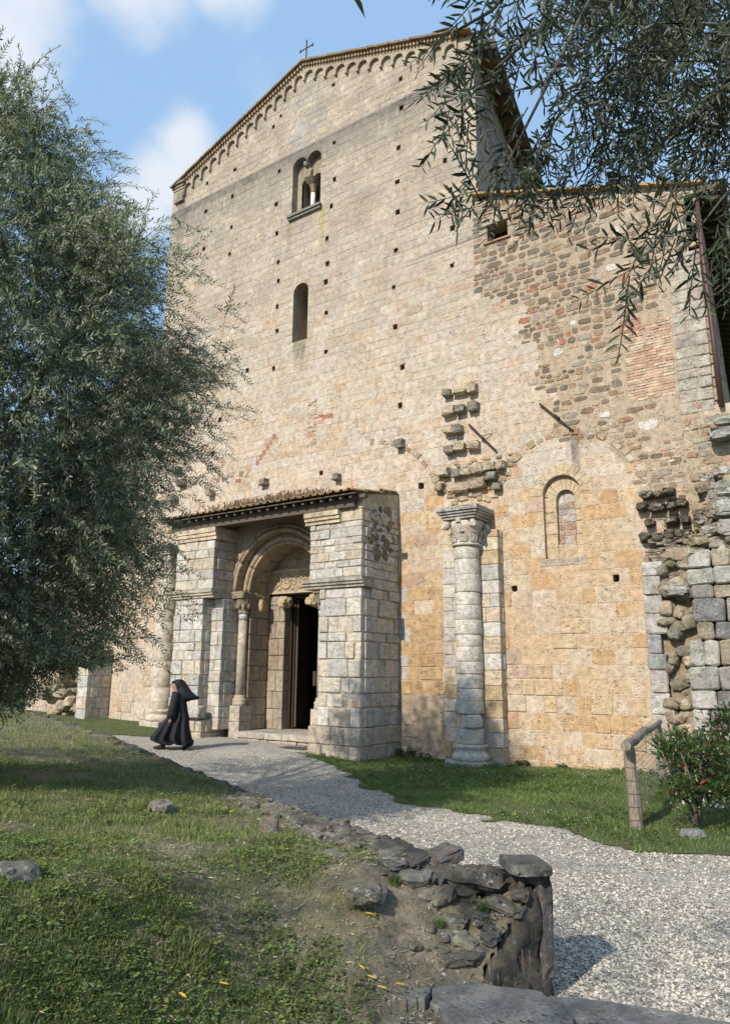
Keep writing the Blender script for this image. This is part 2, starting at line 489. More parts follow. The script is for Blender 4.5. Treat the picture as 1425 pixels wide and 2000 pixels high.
def rect_poly(a, b, c, d, j=0.006, cut=0.012):
    w = c - a; h = d - b; q = min(cut, w * .2, h * .2)
    r = lambda: R.uniform(-j, j)
    return [(a + q + r(), b + r()), ((a + c) / 2 + r() * 2, b + r()), (c - q + r(), b + r()), (c + r(), b + q + r()), (c + r(), d - q + r()), (c - q + r(), d + r()), ((a + c) / 2 + r() * 2, d + r()), (a + q + r(), d + r()), (a + r(), d - q + r()), (a + r(), b + q + r())]


def grid_backing(mb, fr, u0, u1, v0, v1, holes, inside, depth, colf):
    us = sorted({u0, u1, *[x for h in holes for x in (h[0], h[2]) if u0 < x < u1]} | {u0 + (u1 - u0) * i / 40 for i in range(41)})
    vs_ = sorted({v0, v1, *[x for h in holes for x in (h[1], h[3]) if v0 < x < v1]} | {v0 + (v1 - v0) * i / 60 for i in range(61)})
    s = fr.ex.cross(Vector((0, 0, 1))).dot(fr.en)
    for i in range(len(us) - 1):
        for k in range(len(vs_) - 1):
            a, c, b, d = us[i], us[i + 1], vs_[k], vs_[k + 1]
            mu, mv = (a + c) / 2, (b + d) / 2
            if any(h[0] < mu < h[2] and h[1] < mv < h[3] for h in holes): continue
            if not inside(mu, mv): continue
            f = (0, 1, 2, 3) if s > 0 else (3, 2, 1, 0)
            col = colf(mu, mv)
            mb.add([fr.p(a, b, depth), fr.p(c, b, depth), fr.p(c, d, depth), fr.p(a, d, depth)], [f], col)


def lay_courses(u0, u1, v0, v1, hr, wr, openings=(), inside=None, phase=None):
    """rows of rectangles (a,b,c,d)"""
    out = []; v = v0
    while v < v1 - 0.02:
        lo, hi = hr(v) if callable(hr) else hr
        h = R.uniform(lo, hi)
        if v + h > v1 - lo * 0.5: h = v1 - v
        u = u0; first = True
        while u < u1 - 0.01:
            wl, wh = wr(v) if callable(wr) else wr
            w = R.uniform(wl, wh)
            if first: w *= R.uniform(0.5, 1.0); first = False
            if u + w > u1 - wl * 0.5: w = u1 - u
            rs = [(u, v, u + w, v + h)]
            for o in openings: rs = rect_sub(rs, o)
            for r in rs:
                if r[2] - r[0] > 0.05 and r[3] - r[1] > 0.04 and (inside is None or inside((r[0] + r[2]) / 2, (r[1] + r[3]) / 2)): out.append(r)
            u += w
        v += h
    return out


O_CH = np.array([5.41942479, 15.8710107, 0.0])
RZ_CH = -math.radians(90 - 55.4)
ux = np.array([math.sin(math.radians(55.4)), -math.cos(math.radians(55.4)), 0.0])
uy = np.array([math.cos(math.radians(55.4)), math.sin(math.radians(55.4)), 0.0])


def W(u, y, z=0.0):
    return O_CH + ux * u + uy * y + np.array([0, 0, z])


def dist_cam(fr, u, v):
    p = fr.p(u, v, 0); w = W(p[0], p[1], p[2]); return float(np.linalg.norm(w - CAM))


def build_stones(items, fr, name, mat, parent, limit, stuff_name, gap=0.009, back=0.10, kindf=None):
    """items: (rect, proud, colour[, bevel]); the largest in view are objects, the rest one mesh"""
    items = sorted(items, key=lambda t: -((t[0][2] - t[0][0]) * (t[0][3] - t[0][1])) / dist_cam(fr, t[0][0], t[0][1]) ** 2)
    rest = MB()
    for i, it in enumerate(items):
        (a, b, c, d), pr, col = it[:3]
        bev = it[3] if len(it) > 3 else 0.010
        mb = MB() if i < limit else rest
        stone_poly(mb, fr, rect_poly(a + gap, b + gap, c - gap, d - gap, *(it[4] if len(it) > 4 else (0.005, 0.012))), -back, pr, min(bev, 0.35 * (c - a), .35 * (d - b)), col)
        if i < limit: mb.obj(name, mat, parent)
    if rest.v: tag(rest.obj(stuff_name, mat, parent), kind='stuff')


def in_poly(pt, poly):
    x, y = pt; c = False; n = len(poly)
    for i in range(n):
        x1, y1 = poly[i]; x2, y2 = poly[(i + 1) % n]
        if (y1 > y) != (y2 > y) and x < (x2 - x1) * (y - y1) / (y2 - y1) + x1: c = not c
    return c


def lathe(mb, cx, cy, prof, n=28, col=(0.4, 0.4, 0.4), wob=0.0):
    """prof list of (radius, z)"""
    vs = []; fs = []
    for k, (r, z) in enumerate(prof):
        for i in range(n):
            a = 2 * PI * i / n
            rr = r * (1 + wob * math.sin(a * 3 + z * 9) + R.uniform(-wob, wob) * .4)
            vs.append((cx + rr * math.cos(a), cy + rr * math.sin(a), z))
    for k in range(len(prof) - 1):
        for i in range(n):
            j = (i + 1) % n
            fs.append((k * n + i, k * n + j, (k + 1) * n + j, (k + 1) * n + i))
    fs.append(tuple(reversed(range(n)))); fs.append(tuple((len(prof) - 1) * n + i for i in range(n)))
    return mb.add(vs, fs, col)


def tube(mb, pts, rad, n=6, col=(0.2, 0.2, 0.2)):
    pts = [Vector(p) for p in pts]
    rads = rad if isinstance(rad, (list, tuple)) else [rad] * len(pts)
    vs = []; fs = []; prev = None
    for i, p in enumerate(pts):
        t = (pts[min(i + 1, len(pts) - 1)] - pts[max(i - 1, 0)]).normalized()
        a = t.cross(Vector((0.01, 0.02, 1)))
        if a.length < 1e-3: a = t.cross(Vector((1, 0, 0)))
        a.normalize()
        if prev is not None and a.dot(prev) < 0: a = -a
        prev = a
        b = t.cross(a)
        for k in range(n):
            an = 2 * PI * k / n
            vs.append(p + (a * math.cos(an) + b * math.sin(an)) * rads[i])
    for i in range(len(pts) - 1):
        for k in range(n):
            j = (k + 1) % n
            fs.append((i * n + k, i * n + j, (i + 1) * n + j, (i + 1) * n + k))
    fs.append(tuple(reversed(range(n)))); fs.append(tuple((len(pts) - 1) * n + k for k in range(n)))
    return mb.add(vs, fs, col)


def ico(sub):
    import bmesh
    bm = bmesh.new(); bmesh.ops.create_icosphere(bm, subdivisions=sub, radius=1.0)
    V = np.array([v.co[:] for v in bm.verts]); F = np.array([[v.index for v in f.verts] for f in bm.faces])
    bm.free(); return V, F


ICO1, ICO2, ICO3 = ico(1), ico(2), ico(3)


def rock(mb, c, s, rz=0.0, tilt=(0, 0), box=0.6, amp=0.16, sub=2, col=(0.2, 0.2, 0.2), seed=None):
    V, F = {1: ICO1, 2: ICO2, 3: ICO3}[sub]
    q = seed if seed is not None else R.uniform(0, 100)
    M = Matrix.Rotation(rz, 3, 'Z') @ Matrix.Rotation(tilt[0], 3, 'X') @ Matrix.Rotation(tilt[1], 3, 'Y')
    vs = []
    for v in V:
        p = Vector([math.copysign(abs(x) ** box, x) for x in v])
        p *= 1 + amp * noise.noise(Vector(v) * 1.7 + Vector((q, q, q))) + amp * .5 * noise.noise(Vector(v) * 4.5 + Vector((q, 0, q)))
        p = M @ Vector((p.x * s[0], p.y * s[1], p.z * s[2]))
        vs.append((c[0] + p.x, c[1] + p.y, c[2] + p.z))
    return mb.add(vs, [tuple(f) for f in F], col)

# ------------------------------------------------------------------ ground
def sm(x, a, b):
    t = np.clip((np.asarray(x, dtype=float) - a) / (b - a), 0, 1); return t * t * (3 - 2 * t)


def U_of(x, y): return (np.asarray(x) - O_CH[0]) * ux[0] + (np.asarray(y) - O_CH[1]) * ux[1]


def Gz(x, y):
    u = U_of(x, y)
    return 0.0275 * np.clip(-(u + 5.0), 0, 15) - 0.09 * sm(np.asarray(y, dtype=float), 9, 13.5) * sm(-np.abs(u + 4.0), -4.5, -1.5)


def sheet(name, x0, x1, y0, y1, step, mat, inside, zf, kind='structure', skirt=0.0):
    xs = np.arange(x0, x1 + step, step); ys = np.arange(y0, y1 + step, step)
    X, Y = np.meshgrid(xs, ys)
    Z = zf(X, Y)
    nx, ny = len(xs), len(ys)
    idx = np.arange(nx * ny).reshape(ny, nx)
    q = np.stack([idx[:-1, :-1], idx[:-1, 1:], idx[1:, 1:], idx[1:, :-1]], axis=-1).reshape(-1, 4)
    cx = (X[:-1, :-1] + step / 2).ravel(); cy = (Y[:-1, :-1] + step / 2).ravel()
    if inside is not None:
        k = inside(cx, cy); q = q[k]
    V = np.stack([X.ravel(), Y.ravel(), Z.ravel()], axis=1)
    used = np.unique(q); mp = -np.ones(nx * ny, dtype=int); mp[used] = np.arange(len(used))
    o = np_mesh(name, V[used], mp[q], mat, smooth=True)
    return tag(o, kind=kind)


def np_in_poly(x, y, poly):
    c = np.zeros(len(x), dtype=bool); n = len(poly)
    for i in range(n):
        x1, y1 = poly[i][:2]; x2, y2 = poly[(i + 1) % n][:2]
        cond = (y1 > y) != (y2 > y)
        with np.errstate(divide='ignore', invalid='ignore'):
            xi = (x2 - x1) * (y - y1) / (y2 - y1 if y2 != y1 else 1e-9) + x1
        c ^= cond & (x < xi)
    return c


_pn = np.random.default_rng(3)
_gt = _pn.random((64, 64))


def vnoise(x, y, s):
    """cheap tiled value noise, numpy"""
    x = np.asarray(x, dtype=float) * s + 100; y = np.asarray(y, dtype=float) * s + 100
    xi = np.floor(x).astype(int); yi = np.floor(y).astype(int); fx = x - xi; fy = y - yi
    fx = fx * fx * (3 - 2 * fx); fy = fy * fy * (3 - 2 * fy)
    g = lambda a, b: _gt[a % 64, b % 64]
    return (g(xi, yi) * (1 - fx) + g(xi + 1, yi) * fx) * (1 - fy) + (g(xi, yi + 1) * (1 - fx) + g(xi + 1, yi + 1) * fx) * fy


def fb(x, y, s): return 0.55 * vnoise(x, y, s) + 0.3 * vnoise(x, y, s * 2.3) + 0.15 * vnoise(x, y, s * 5.1)


big = MB()
E_ = 420.0
big.add([(-E_, -E_, -0.13), (E_, -E_, -0.13), (E_, E_, -0.13), (-E_, E_, -0.13)], [(0, 1, 2, 3)])
tag(big.obj('ground', MT['turf']), kind='structure')
sheet('gravel_path', -26, 9, 2.5, 34, 0.25, MT['gravel'], lambda x, y: (((x - O_CH[0]) * uy[0] + (y - O_CH[1]) * uy[1]) < 0.4), lambda x, y: Gz(x, y) + 0.0)

# lawn along the wall, right of the porch; its edge wanders
LAWN = [(-1.75, 18.6), (-1.33, 18.27), (-0.53, 16.32), (0.11, 13.74), (0.73, 11.89), (1.41, 11.07), (1.99, 10.36), (2.55, 9.89), (2.93, 9.46), (3.11, 8.93), (3.64, 8.85), (4.09, 8.72), (7.5, 7.9), (9.5, 9.5), (9.5, 14.0), (5.42, 15.87), (1.0, 19.2), (-0.9, 20.4)]
LAWN_L = [(-9.6, 23.3), (-9.2, 22.79), (-7.38, 20.9), (-6.24, 20.4), (-5.57, 20.4), (-5.6, 23.6), (-14, 29.2), (-18, 30)]
sheet('lawn', -2, 9.5, 7.5, 21, 0.06, MT['turf'], lambda x, y: np_in_poly(x + (vnoise(x, y, 2.5) - .5) * .5, y + (vnoise(y, x, 2.5) - .5) * .5, LAWN), lambda x, y: Gz(x, y) + 0.004 + 0.012 * fb(x, y, 1.5))
sheet('lawn_strip', -18, -5, 20, 30, 0.15, MT['turf'], lambda x, y: np_in_poly(x + (vnoise(x, y, 2.5) - .5) * .4, y, LAWN_L), lambda x, y: Gz(x, y) + 0.008 + 0.02 * fb(x, y, 1.5))

# mound with the dry-stone retaining wall
WALL = [(1.14, 5.08, .74), (0.85, 5.16, .74), (0.68, 5.4, .72), (0.46, 5.7, .70), (0.21, 6.12, .68), (-0.12, 6.84, .62), (-0.54, 7.63, .58), (-1.42, 9.4, .52), (-2.86, 11.95, .50), (-5.68, 16.62, .60), (-8.52, 20.76, .66), (-13, 26, .9)]
WP = np.array(WALL)


def wall_near(x, y):
    """distance to the wall line and the wall's height there"""
    x = np.atleast_1d(np.asarray(x, dtype=float)); y = np.atleast_1d(np.asarray(y, dtype=float))
    best = np.full(x.shape, 1e9); hh = np.zeros(x.shape)
    for i in range(len(WP) - 1):
        a, b = WP[i], WP[i + 1]; d = b[:2] - a[:2]
        t = np.clip(((x - a[0]) * d[0] + (y - a[1]) * d[1]) / (d @ d), 0, 1)
        dd = np.hypot(x - a[0] - t * d[0], y - a[1] - t * d[1])
        k = dd < best; best = np.where(k, dd, best); hh = np.where(k, a[2] + t * (b[2] - a[2]), hh)
    return best, hh


def Mz(x, y):
    sh = np.shape(x); x = np.ravel(np.asarray(x, dtype=float)); y = np.ravel(np.asarray(y, dtype=float))
    d, h = wall_near(x, y)
    H = h + 0.0 + 0.30 * (1 - np.exp(-np.clip(d - 0.3, 0, 99) / 2.4)) * sm(-x, -0.6, 3.5)
    H = H + 0.09 * (fb(x, y, 0.9) - .5) + 0.05 * (fb(x, y, 3.0) - .5)
    low = 0.13 + 0.03 * (fb(x, y, 2.0) - .5)
    LP = np.array([(1.19, 5.02), (.66, 4.73), (.30, 4.60), (-.05, 4.2), (-.75, 3.1), (-1.0, 1.0), (-1.0, -4)])
    e = np.full(x.shape, 1e9)
    for i in range(len(LP) - 1):
        a_, b_ = LP[i], LP[i + 1]; d_ = b_ - a_
        t_ = np.clip(((x - a_[0]) * d_[0] + (y - a_[1]) * d_[1]) / (d_ @ d_), 0, 1)
        e = np.minimum(e, np.hypot(x - a_[0] - t_ * d_[0], y - a_[1] - t_ * d_[1]))
    inlow = np_in_poly(x, y, [(1.19, 5.02), (.66, 4.73), (.30, 4.60), (-.05, 4.2), (-.75, 3.1), (-1.0, 1.0), (-1.0, -5), (8, -5), (8, 5)])
    wid = .27 + .63 * sm(-x, -.30, .6)
    b = np.where(inlow, 0.0, sm(e / wid, 0, 1.6))
    z = low * (1 - b) + H * b
    edge = np.maximum(.17, .20 + 1.12 * (x - .68)); z2 = np.minimum(H, edge + .75 * e + .02 * (fb(x, y, 5.0) - .5)); z2 = np.where(inlow, low, z2)
    wq = sm(x, -.25, .25) * sm(-y, -6.5, -5.6); z = z * (1 - wq) + z2 * wq
    back = sm(y, 0.0, 3.2)
    z = z * back + (0.33) * (1 - back)
    return z.reshape(sh)


MOUND = [(1.02, 5.0), (0.80, 5.1), (0.60, 5.35), (0.38, 5.65), (0.12, 6.07), (-0.22, 6.78), (-0.64, 7.57), (-1.52, 9.34), (-2.96, 11.9), (-5.78, 16.57), (-8.62, 20.7), (-13, 26), (-30, 26), (-30, -4), (6, -4), (6, 2.9), (2.6, 4.0), (1.95, 4.28), (1.36, 4.50), (1.03, 4.58), (0.71, 4.74), (0.72, 4.77), (1.04, 4.95)]
FX0, FX1, FY0, FY1 = -0.6, 1.32, 4.28, 6.2
sheet('mound', -30, 5, -4, 26, 0.12, MT['soil'], lambda x, y: np_in_poly(x, y, MOUND) & ~((x > FX0 + .08) & (x < FX1 - .08) & (y > FY0 + .08) & (y < FY1 - .08)), lambda x, y: Mz(x, y) - .003)
sheet('mound', FX0, FX1, FY0, FY1, 0.024, MT['soil'], lambda x, y: np_in_poly(x, y, MOUND), Mz)


def grnd(x, y):
    if np_in_poly(np.array([x]), np.array([y]), MOUND)[0]: return float(Mz(np.array([x]), np.array([y]))[0])
    return float(Gz(x, y))


# ------------------------------------------------------------------ church
church = empty('abbey_church', tuple(O_CH), RZ_CH)
tag(church, 'tall cream stone abbey church with gabled front, small porch and lean-to aisle', 'church')
FF = Frame((0, 0, 0), (1, 0, 0), (0, -1, 0))          # front wall plane

HOLES = [(-8.0, 20.79), (-5.4, 19.66), (-10.26, 20.7), (-10.58, 20.42), (-5.38, 18.63), (-12.37, 19.47), (-13.78, 19.49), (-10.24, 18.5), (-7.91, 18.56), (-5.48, 17.27), (-3.89, 17.35), (-7.88, 17.2), (-5.53, 16.14), (-3.93, 16.17), (-12.44, 18.42), (-13.75, 18.31), (-10.32, 17.26), (-7.97, 16.29), (-5.52, 15.14), (-3.78, 15.16), (-12.39, 17.16), (-10.24, 16.13), (-8.13, 15.19), (-3.73, 13.95), (-13.75, 16.81), (-12.41, 16.12), (-10.12, 15.05), (-8.09, 14.31), (-5.58, 13.91), (-8.13, 13.7), (-10.09, 14.36), (-3.78, 12.81), (-5.65, 12.74), (-10.1, 13.44), (-8.08, 12.65), (-5.61, 11.48), (-10.06, 12.6), (-8.07, 11.37), (-10.16, 11.34), (-11.3, 11.51), (-5.36, 10.23), (-5.45, 9.11), (-12.46, 10.04), (-12.7, 8.92), (-8.15, 7.6), (-12.36, 12.48), (-4.8, 6.73), (-2.28, 3.89), (0.07, 3.97)]
hole_r = [(u - R.uniform(.055, .085), v - R.uniform(.06, .10), u + R.uniform(.055, .085), v + R.uniform(.06, .10)) for u, v in HOLES]
RUB = [(-3.12, 14.49), (2.31, 12.61), (2.31, 10.63), (2.39, 7.4), (2.6, 7.02), (2.43, 5.19), (0.66, 4.27), (0.66, 5.85), (0.6, 6.51), (0.02, 7.14), (-1.43, 7.4), (-1.2, 8.4), (-1.7, 8.9), (-1.45, 9.6), (-1.95, 10.2), (-1.7, 10.9), (-2.5, 11.4), (-3.12, 11.75)]
BR1 = (0.60, 7.92, 1.62, 9.75)
BR1B = (0.50, 9.62, 1.0, 9.98)
QUO = (1.66, 7.4, 2.36, 11.2)
BIF = (-9.62, 16.52, -8.43, 18.66)
SLIT = (-9.42, 12.0, -8.82, 13.98)
NICHE = (-1.50, 4.53, -0.60, 6.48)
AWIN = (-2.71, 13.12, -2.13, 13.62)
PORCHC = (-12.2, -0.3, -5.52, 6.5)


def rake(u): return 22.15 - abs(u + 9.2) * 0.365            # underside of the gable roof
def aroof(u): return 14.63 - (u + 3.1) * 0.345               # aisle, right
def aroofL(u): return 13.72 + (u + 15.4) * 0.5


def in_wall(u, v):
    if -15.38 <= u <= -3.1: return v < rake(u)
    if u > -3.1: return v < aroof(u) and (u < 2.4 or v < 7.35)
    return v < aroofL(u)


OPEN = hole_r + [BIF, SLIT, NICHE, AWIN, PORCHC]
fw_mb = MB()
grid_backing(fw_mb, FF, -22.0, 3.4, -0.4, 22.2, OPEN, in_wall, -0.005, lambda u, v: (0.44, 0.35, 0.255) if in_poly((u, v), RUB) else (0.58, 0.48, 0.375))
# fillets where the wall's arched openings leave the rectangle
def spandrel(mb, fr, uc, v0, r, top, side, d=-0.002, th=0.14, u_edge=None, col=(0.45, 0.38, 0.29), n=8):
    """corner between an arc (centre uc,v0, radius r) and the rectangle corner on side -1/+1"""
    ue = u_edge if u_edge is not None else uc + side * r
    pts = [(uc + side * r * math.cos(a), v0 + r * math.sin(a)) for a in [PI / 2 * i / n for i in range(n + 1)]]
    poly = pts + [(uc, top), (ue, top)] if side > 0 else pts + [(uc, top), (ue, top)]
    if side < 0: poly = poly[::-1]
    k = len(poly)
    F = [fr.p(a, b, d) for a, b in poly] + [fr.p(a, b, d - th) for a, b in poly]
    fs = [tuple(range(k)), tuple(reversed(range(k, 2 * k)))] + [(i, k + i, k + (i + 1) % k, (i + 1) % k) for i in range(k)]
    mb.add(F, fs, col)


for uc in (-9.325, -8.73):
    for sd in (-1, 1): spandrel(fw_mb, FF, uc, 18.33, 0.295, 18.66, sd, col=(0.25, 0.24, 0.21))
for sd in (-1, 1): spandrel(fw_mb, FF, -9.12, 13.68, 0.30, 13.98, sd)
for sd in (-1, 1): spandrel(fw_mb, FF, -1.05, 6.03, 0.45, 6.48, sd, col=(0.50, 0.39, 0.26))
# hole boxes (putlog holes go into the wall)
for (a, b, c, d) in hole_r:
    for (p0, p1) in (((a, b), (c, b)), ((c, b), (c, d)), ((c, d), (a, d)), ((a, d), (a, b))):
        fw_mb.add([FF.p(*p0, -.01), FF.p(*p1, -.01), FF.p(*p1, -.28), FF.p(*p0, -.28)], [(0, 1, 2, 3)], (0.36, 0.27, 0.18))
    fw_mb.add([FF.p(a, b, -.28), FF.p(c, b, -.28), FF.p(c, d, -.28), FF.p(a, d, -.28)], [(0, 1, 2, 3)], (0.2, 0.15, 0.1))
for (a, b, c, d) in hole_r:
    for _k in range(3): rock(fw_mb, (R.choice((a, c)) + R.uniform(-.01, .01), -.0, R.choice((b, d)) + R.uniform(-.01, .01)), (R.uniform(.02, .045), .012, R.uniform(.02, .04)), sub=1, amp=.3, col=jit((0.46, 0.38, 0.29), .1))
facade = fw_mb.obj('front_wall', MT['facade'], church)


def wall_col(u, v):
    t = R.random()
    if v < 6.3 + 1.2 * noise.noise(Vector((u * .4, v * .3, 2))) and u > -5.6:          # ochre lower bay
        c = (0.55, 0.425, 0.27) if t < .38 else (0.53, 0.37, 0.205) if t < .58 else (0.56, 0.465, 0.34) if t < .88 else (0.48, 0.325, 0.175) if t < .95 else (0.50, 0.385, 0.29)
        if u < -4.1 and v < 4.2:
            c = (0.50, 0.36, 0.20) if t < .6 else (0.46, 0.32, 0.175)
            if u < -5.0 and t > .35: c = (0.46, 0.44, 0.40)
            if v < 1.3: c = (0.45, 0.38, 0.29)
        if v < 0.8: c = tuple(x * .97 + .02 for x in c)
    else:
        k = min(1.0, max(0.0, (v - 6) / 10))
        a = (0.56, 0.485, 0.385) if t < .46 else (0.545, 0.445, 0.325) if t < .60 else (0.54, 0.49, 0.41) if t < .86 else (0.50, 0.395, 0.275) if t < .92 else (0.58, 0.52, 0.43) if t < .985 else (0.53, 0.38, 0.26)
        g = (0.50, 0.455, 0.375)
        kk = 0.5 * k
        c = tuple(a[i] * (1 - kk) + g[i] * kk for i in range(3))
        if -9.6 < u < -8.4 and 19.0 < v < 20.9 and t > 0.5: c = (0.42, 0.42, 0.41)
    c = (c[0] * 1.0, c[1] * .968, c[2] * .985)
    return jit(c, 0.06)


# --- dressed stones of the front wall
def not_rub(u, v): return in_wall(u, v) and not in_poly((u, v), RUB) and not (u > 0.7 and v < 7.2)


SKIP = [PORCHC, (-17.9, -0.4, -16.6, 3.6)]
NAVE = lay_courses(-15.38, -3.1, -0.3, 22.2, lambda v: (0.30, 0.38) if v < 6.3 else (0.21, 0.29), lambda v: (0.32, 0.66) if v < 6.3 else (0.24, 0.62), OPEN + [], not_rub)
AIS = lay_courses(-3.1, 2.4, -0.3, 13.4, lambda v: (0.31, 0.39) if v < 6.3 else (0.22, 0.30), lambda v: (0.30, 0.68) if v < 6.3 else (0.26, 0.6), OPEN + [], not_rub)
AISL = lay_courses(-22.0, -15.38, -0.3, 13.4, (0.28, 0.36), (0.35, 0.7), [(-17.9, -0.4, -16.6, 3.6)], not_rub)
stones = []
for r_ in NAVE + AIS + AISL:
    uu, vv = (r_[0] + r_[2]) / 2, (r_[1] + r_[3]) / 2
    pr = R.uniform(-0.002, 0.005)
    bev = 0.004
    if vv < 3.2 and R.random() < .3: pr += R.uniform(0.008, 0.022); bev = 0.016
    if R.random() < .03: pr -= 0.03
    stones.append((r_, pr, wall_col(uu, vv), bev))
build_stones(stones, FF, 'stone', MT['facade'], facade, 300, 'far_stones', gap=0.0055)

# --- rubble masonry of the aisle front
rubs = []; v = 4.2
RUBC = [(0.20, 0.15, 0.10), (0.24, 0.18, 0.125), (0.17, 0.14, 0.105), (0.28, 0.22, 0.16), (0.40, 0.31, 0.22), (0.47, 0.39, 0.30), (0.30, 0.20, 0.13), (0.36, 0.31, 0.25), (0.18, 0.165, 0.13)]
while v < 14.6:
    h = R.uniform(0.09, 0.22); u = -3.15
    while u < 2.6:
        w = h * R.uniform(.9, 2.9)
        cu, cv = u + w / 2, v + h / 2 + R.uniform(-.03, .03)
        ok = in_poly((cu, cv), RUB) and in_wall(cu, cv + .12)
        for q in (BR1, BR1B, QUO, AWIN):
            if q[0] - .06 < cu + w * .4 and cu - w * .4 < q[2] + .04 and q[1] - .06 < cv < q[3] + .06: ok = False
        dens = 0.97 if v > 9.3 and cu < 1.2 else 0.80
        if v < 7.4: dens = 0.85
        if ok and R.random() < dens:
            dark = 0.72 if (cu < 1.2 and v > 9.3) else 0.35
            col = R.choice(RUBC[:4] + RUBC[6:7] + RUBC[8:]) if R.random() < dark else R.choice(RUBC[4:8])
            if R.random() < .035: col = (0.38, 0.18, 0.12)
            rubs.append((cu, cv, w * 1.02, h * .99, jit(col, .15)))
        u += w * 1.0 + 0.004
    v += h + 0.008
for (cu, cv, w, h) in ((2.0, 11.85, .2, .2), (0.45, 11.35, .32, .2), (-0.95, 9.55, .3, .2), (-0.55, 10.2, .18, .16), (-2.4, 13.9, .2, .15), (0.6, 12.3, .2, .2), (0.05, 7.75, .3, .2), (1.0, 7.35, .5, .3)):
    rubs = [q for q in rubs if not (abs(q[0] - cu) < (q[2] + w) / 2 and abs(q[1] - cv) < (q[3] + h) / 2)]
    rubs.append((cu, cv, w, h, (0.58, 0.54, 0.49)))
rubs.sort(key=lambda q: -(q[2] * q[3]) / dist_cam(FF, q[0], q[1]) ** 2)
rest = MB()
for i, (cu, cv, w, h, col) in enumerate(rubs):
    n_ = R.choice((6, 7, 8)); ph = R.uniform(0, 1)
    e_ = R.uniform(.4, .75)
    poly = []
    for k in range(n_):
        a = 2 * PI * (k + ph) / n_
        c_, s_ = math.cos(a), math.sin(a)
        poly.append((cu + w / 2 * math.copysign(abs(c_) ** e_, c_) * R.uniform(.74, 1.0), cv + h / 2 * math.copysign(abs(s_) ** e_, s_) * R.uniform(.74, 1.0) + c_ * h * R.uniform(-.1, .1)))
    mb = MB() if i < 300 else rest
    stone_poly(mb, FF, poly, -0.08, R.uniform(-.003, 0.012), 0.006, col)
    if i < 300: mb.obj('rubble_stone', MT['core'], facade)
tag(rest.obj('far_rubble_stones', MT['core'], facade), kind='stuff')

# --- brick patches
bricks = []
def brick_patch(rc, ch=0.062, wr=(0.20, 0.30), prob=1.0, cols=((0.52, 0.345, 0.245), (0.55, 0.40, 0.29), (0.48, 0.30, 0.21), (0.56, 0.44, 0.33))):
    for q in lay_courses(*rc[:1], rc[2], rc[1], rc[3], (ch, ch * 1.15), wr):
        if R.random() < prob: bricks.append((q, R.uniform(-.002, .012), jit(R.choice(cols), .12), 0.006))
brick_patch(BR1)
brick_patch(BR1B, cols=((0.45, 0.19, 0.13), (0.47, 0.23, 0.16)))
brick_patch((0.62, 5.6, 1.6, 6.75), prob=.34, wr=(.14, .26))
brick_patch((-8.72, 8.42, -8.35, 9.95), prob=.55, wr=(.12, .3), cols=((0.42, 0.2, 0.13), (0.3, 0.24, 0.17), (0.45, 0.27, 0.18), (0.36, 0.31, 0.24)))
brick_patch((-8.5, 9.1, -8.1, 9.5), prob=.8, cols=((0.42, 0.19, 0.13), (0.5, 0.28, 0.2)))
for (a, b, c, d) in ((-8.15, 9.22, -7.75, 9.36), (-3.02, 14.9, -2.98, 15.05), (-11.6, 7.75, -11.35, 7.9), (-2.35, 6.85, -2.1, 6.93), (1.9, 7.5, 2.1, 7.6), (-4.9, 16.0, -4.87, 16.3)):
    bricks.append(((a, b, c, d), 0.012, (0.40, 0.17, 0.11), 0.006))
for k in range(6):                                                                       # slanting run of tile
    bricks.append(((-10.75 + k * .13, 8.2 + k * .15, -10.6 + k * .13, 8.38 + k * .15), 0.010, jit((0.42, 0.2, 0.14), .15), 0.006))
build_stones(bricks, FF, 'brick', MT['core'], facade, 300, 'far_bricks', gap=0.006, back=.05)
quo = lay_courses(QUO[0], QUO[2], QUO[1], QUO[3], (0.2, 0.34), (0.4, 0.8))
build_stones([(q, R.uniform(0, .015), jit((0.45, 0.40, 0.34), .1), .015) for q in quo], FF, 'quoin', MT['lichen'], facade, 300, 'x')

# --- blind arch rings over the bays
for (uc, vc, rr, a0, a1, nn) in ((-6.45, 5.95, 2.18, 12, 100, 19), (-11.75, 6.0, 2.0, 60, 128, 12), (-0.95, 5.75, 1.68, 20, 163, 20)):
    for i in range(nn):
        if R.random() < .28: continue
        a = math.radians(a0 + (a1 - a0) * i / nn); b = math.radians(a0 + (a1 - a0) * (i + .82) / nn)
        r1 = rr + R.uniform(.10, .22)
        poly = [(uc + rr * math.cos(a), vc + rr * math.sin(a)), (uc + r1 * math.cos(a), vc + r1 * math.sin(a)), (uc + r1 * math.cos(b), vc + r1 * math.sin(b)), (uc + rr * math.cos(b), vc + rr * math.sin(b))]
        mb = MB(); stone_poly(mb, FF, poly, -.05, R.uniform(.006, .03), .012, jit(R.choice([(0.50, 0.40, 0.28), (0.42, 0.33, 0.22), (0.36, 0.29, 0.20), (0.46, 0.38, 0.28), (0.50, 0.44, 0.34), (0.40, 0.22, 0.15)]), .1))
        mb.obj('arch_stone', MT['core'], facade)

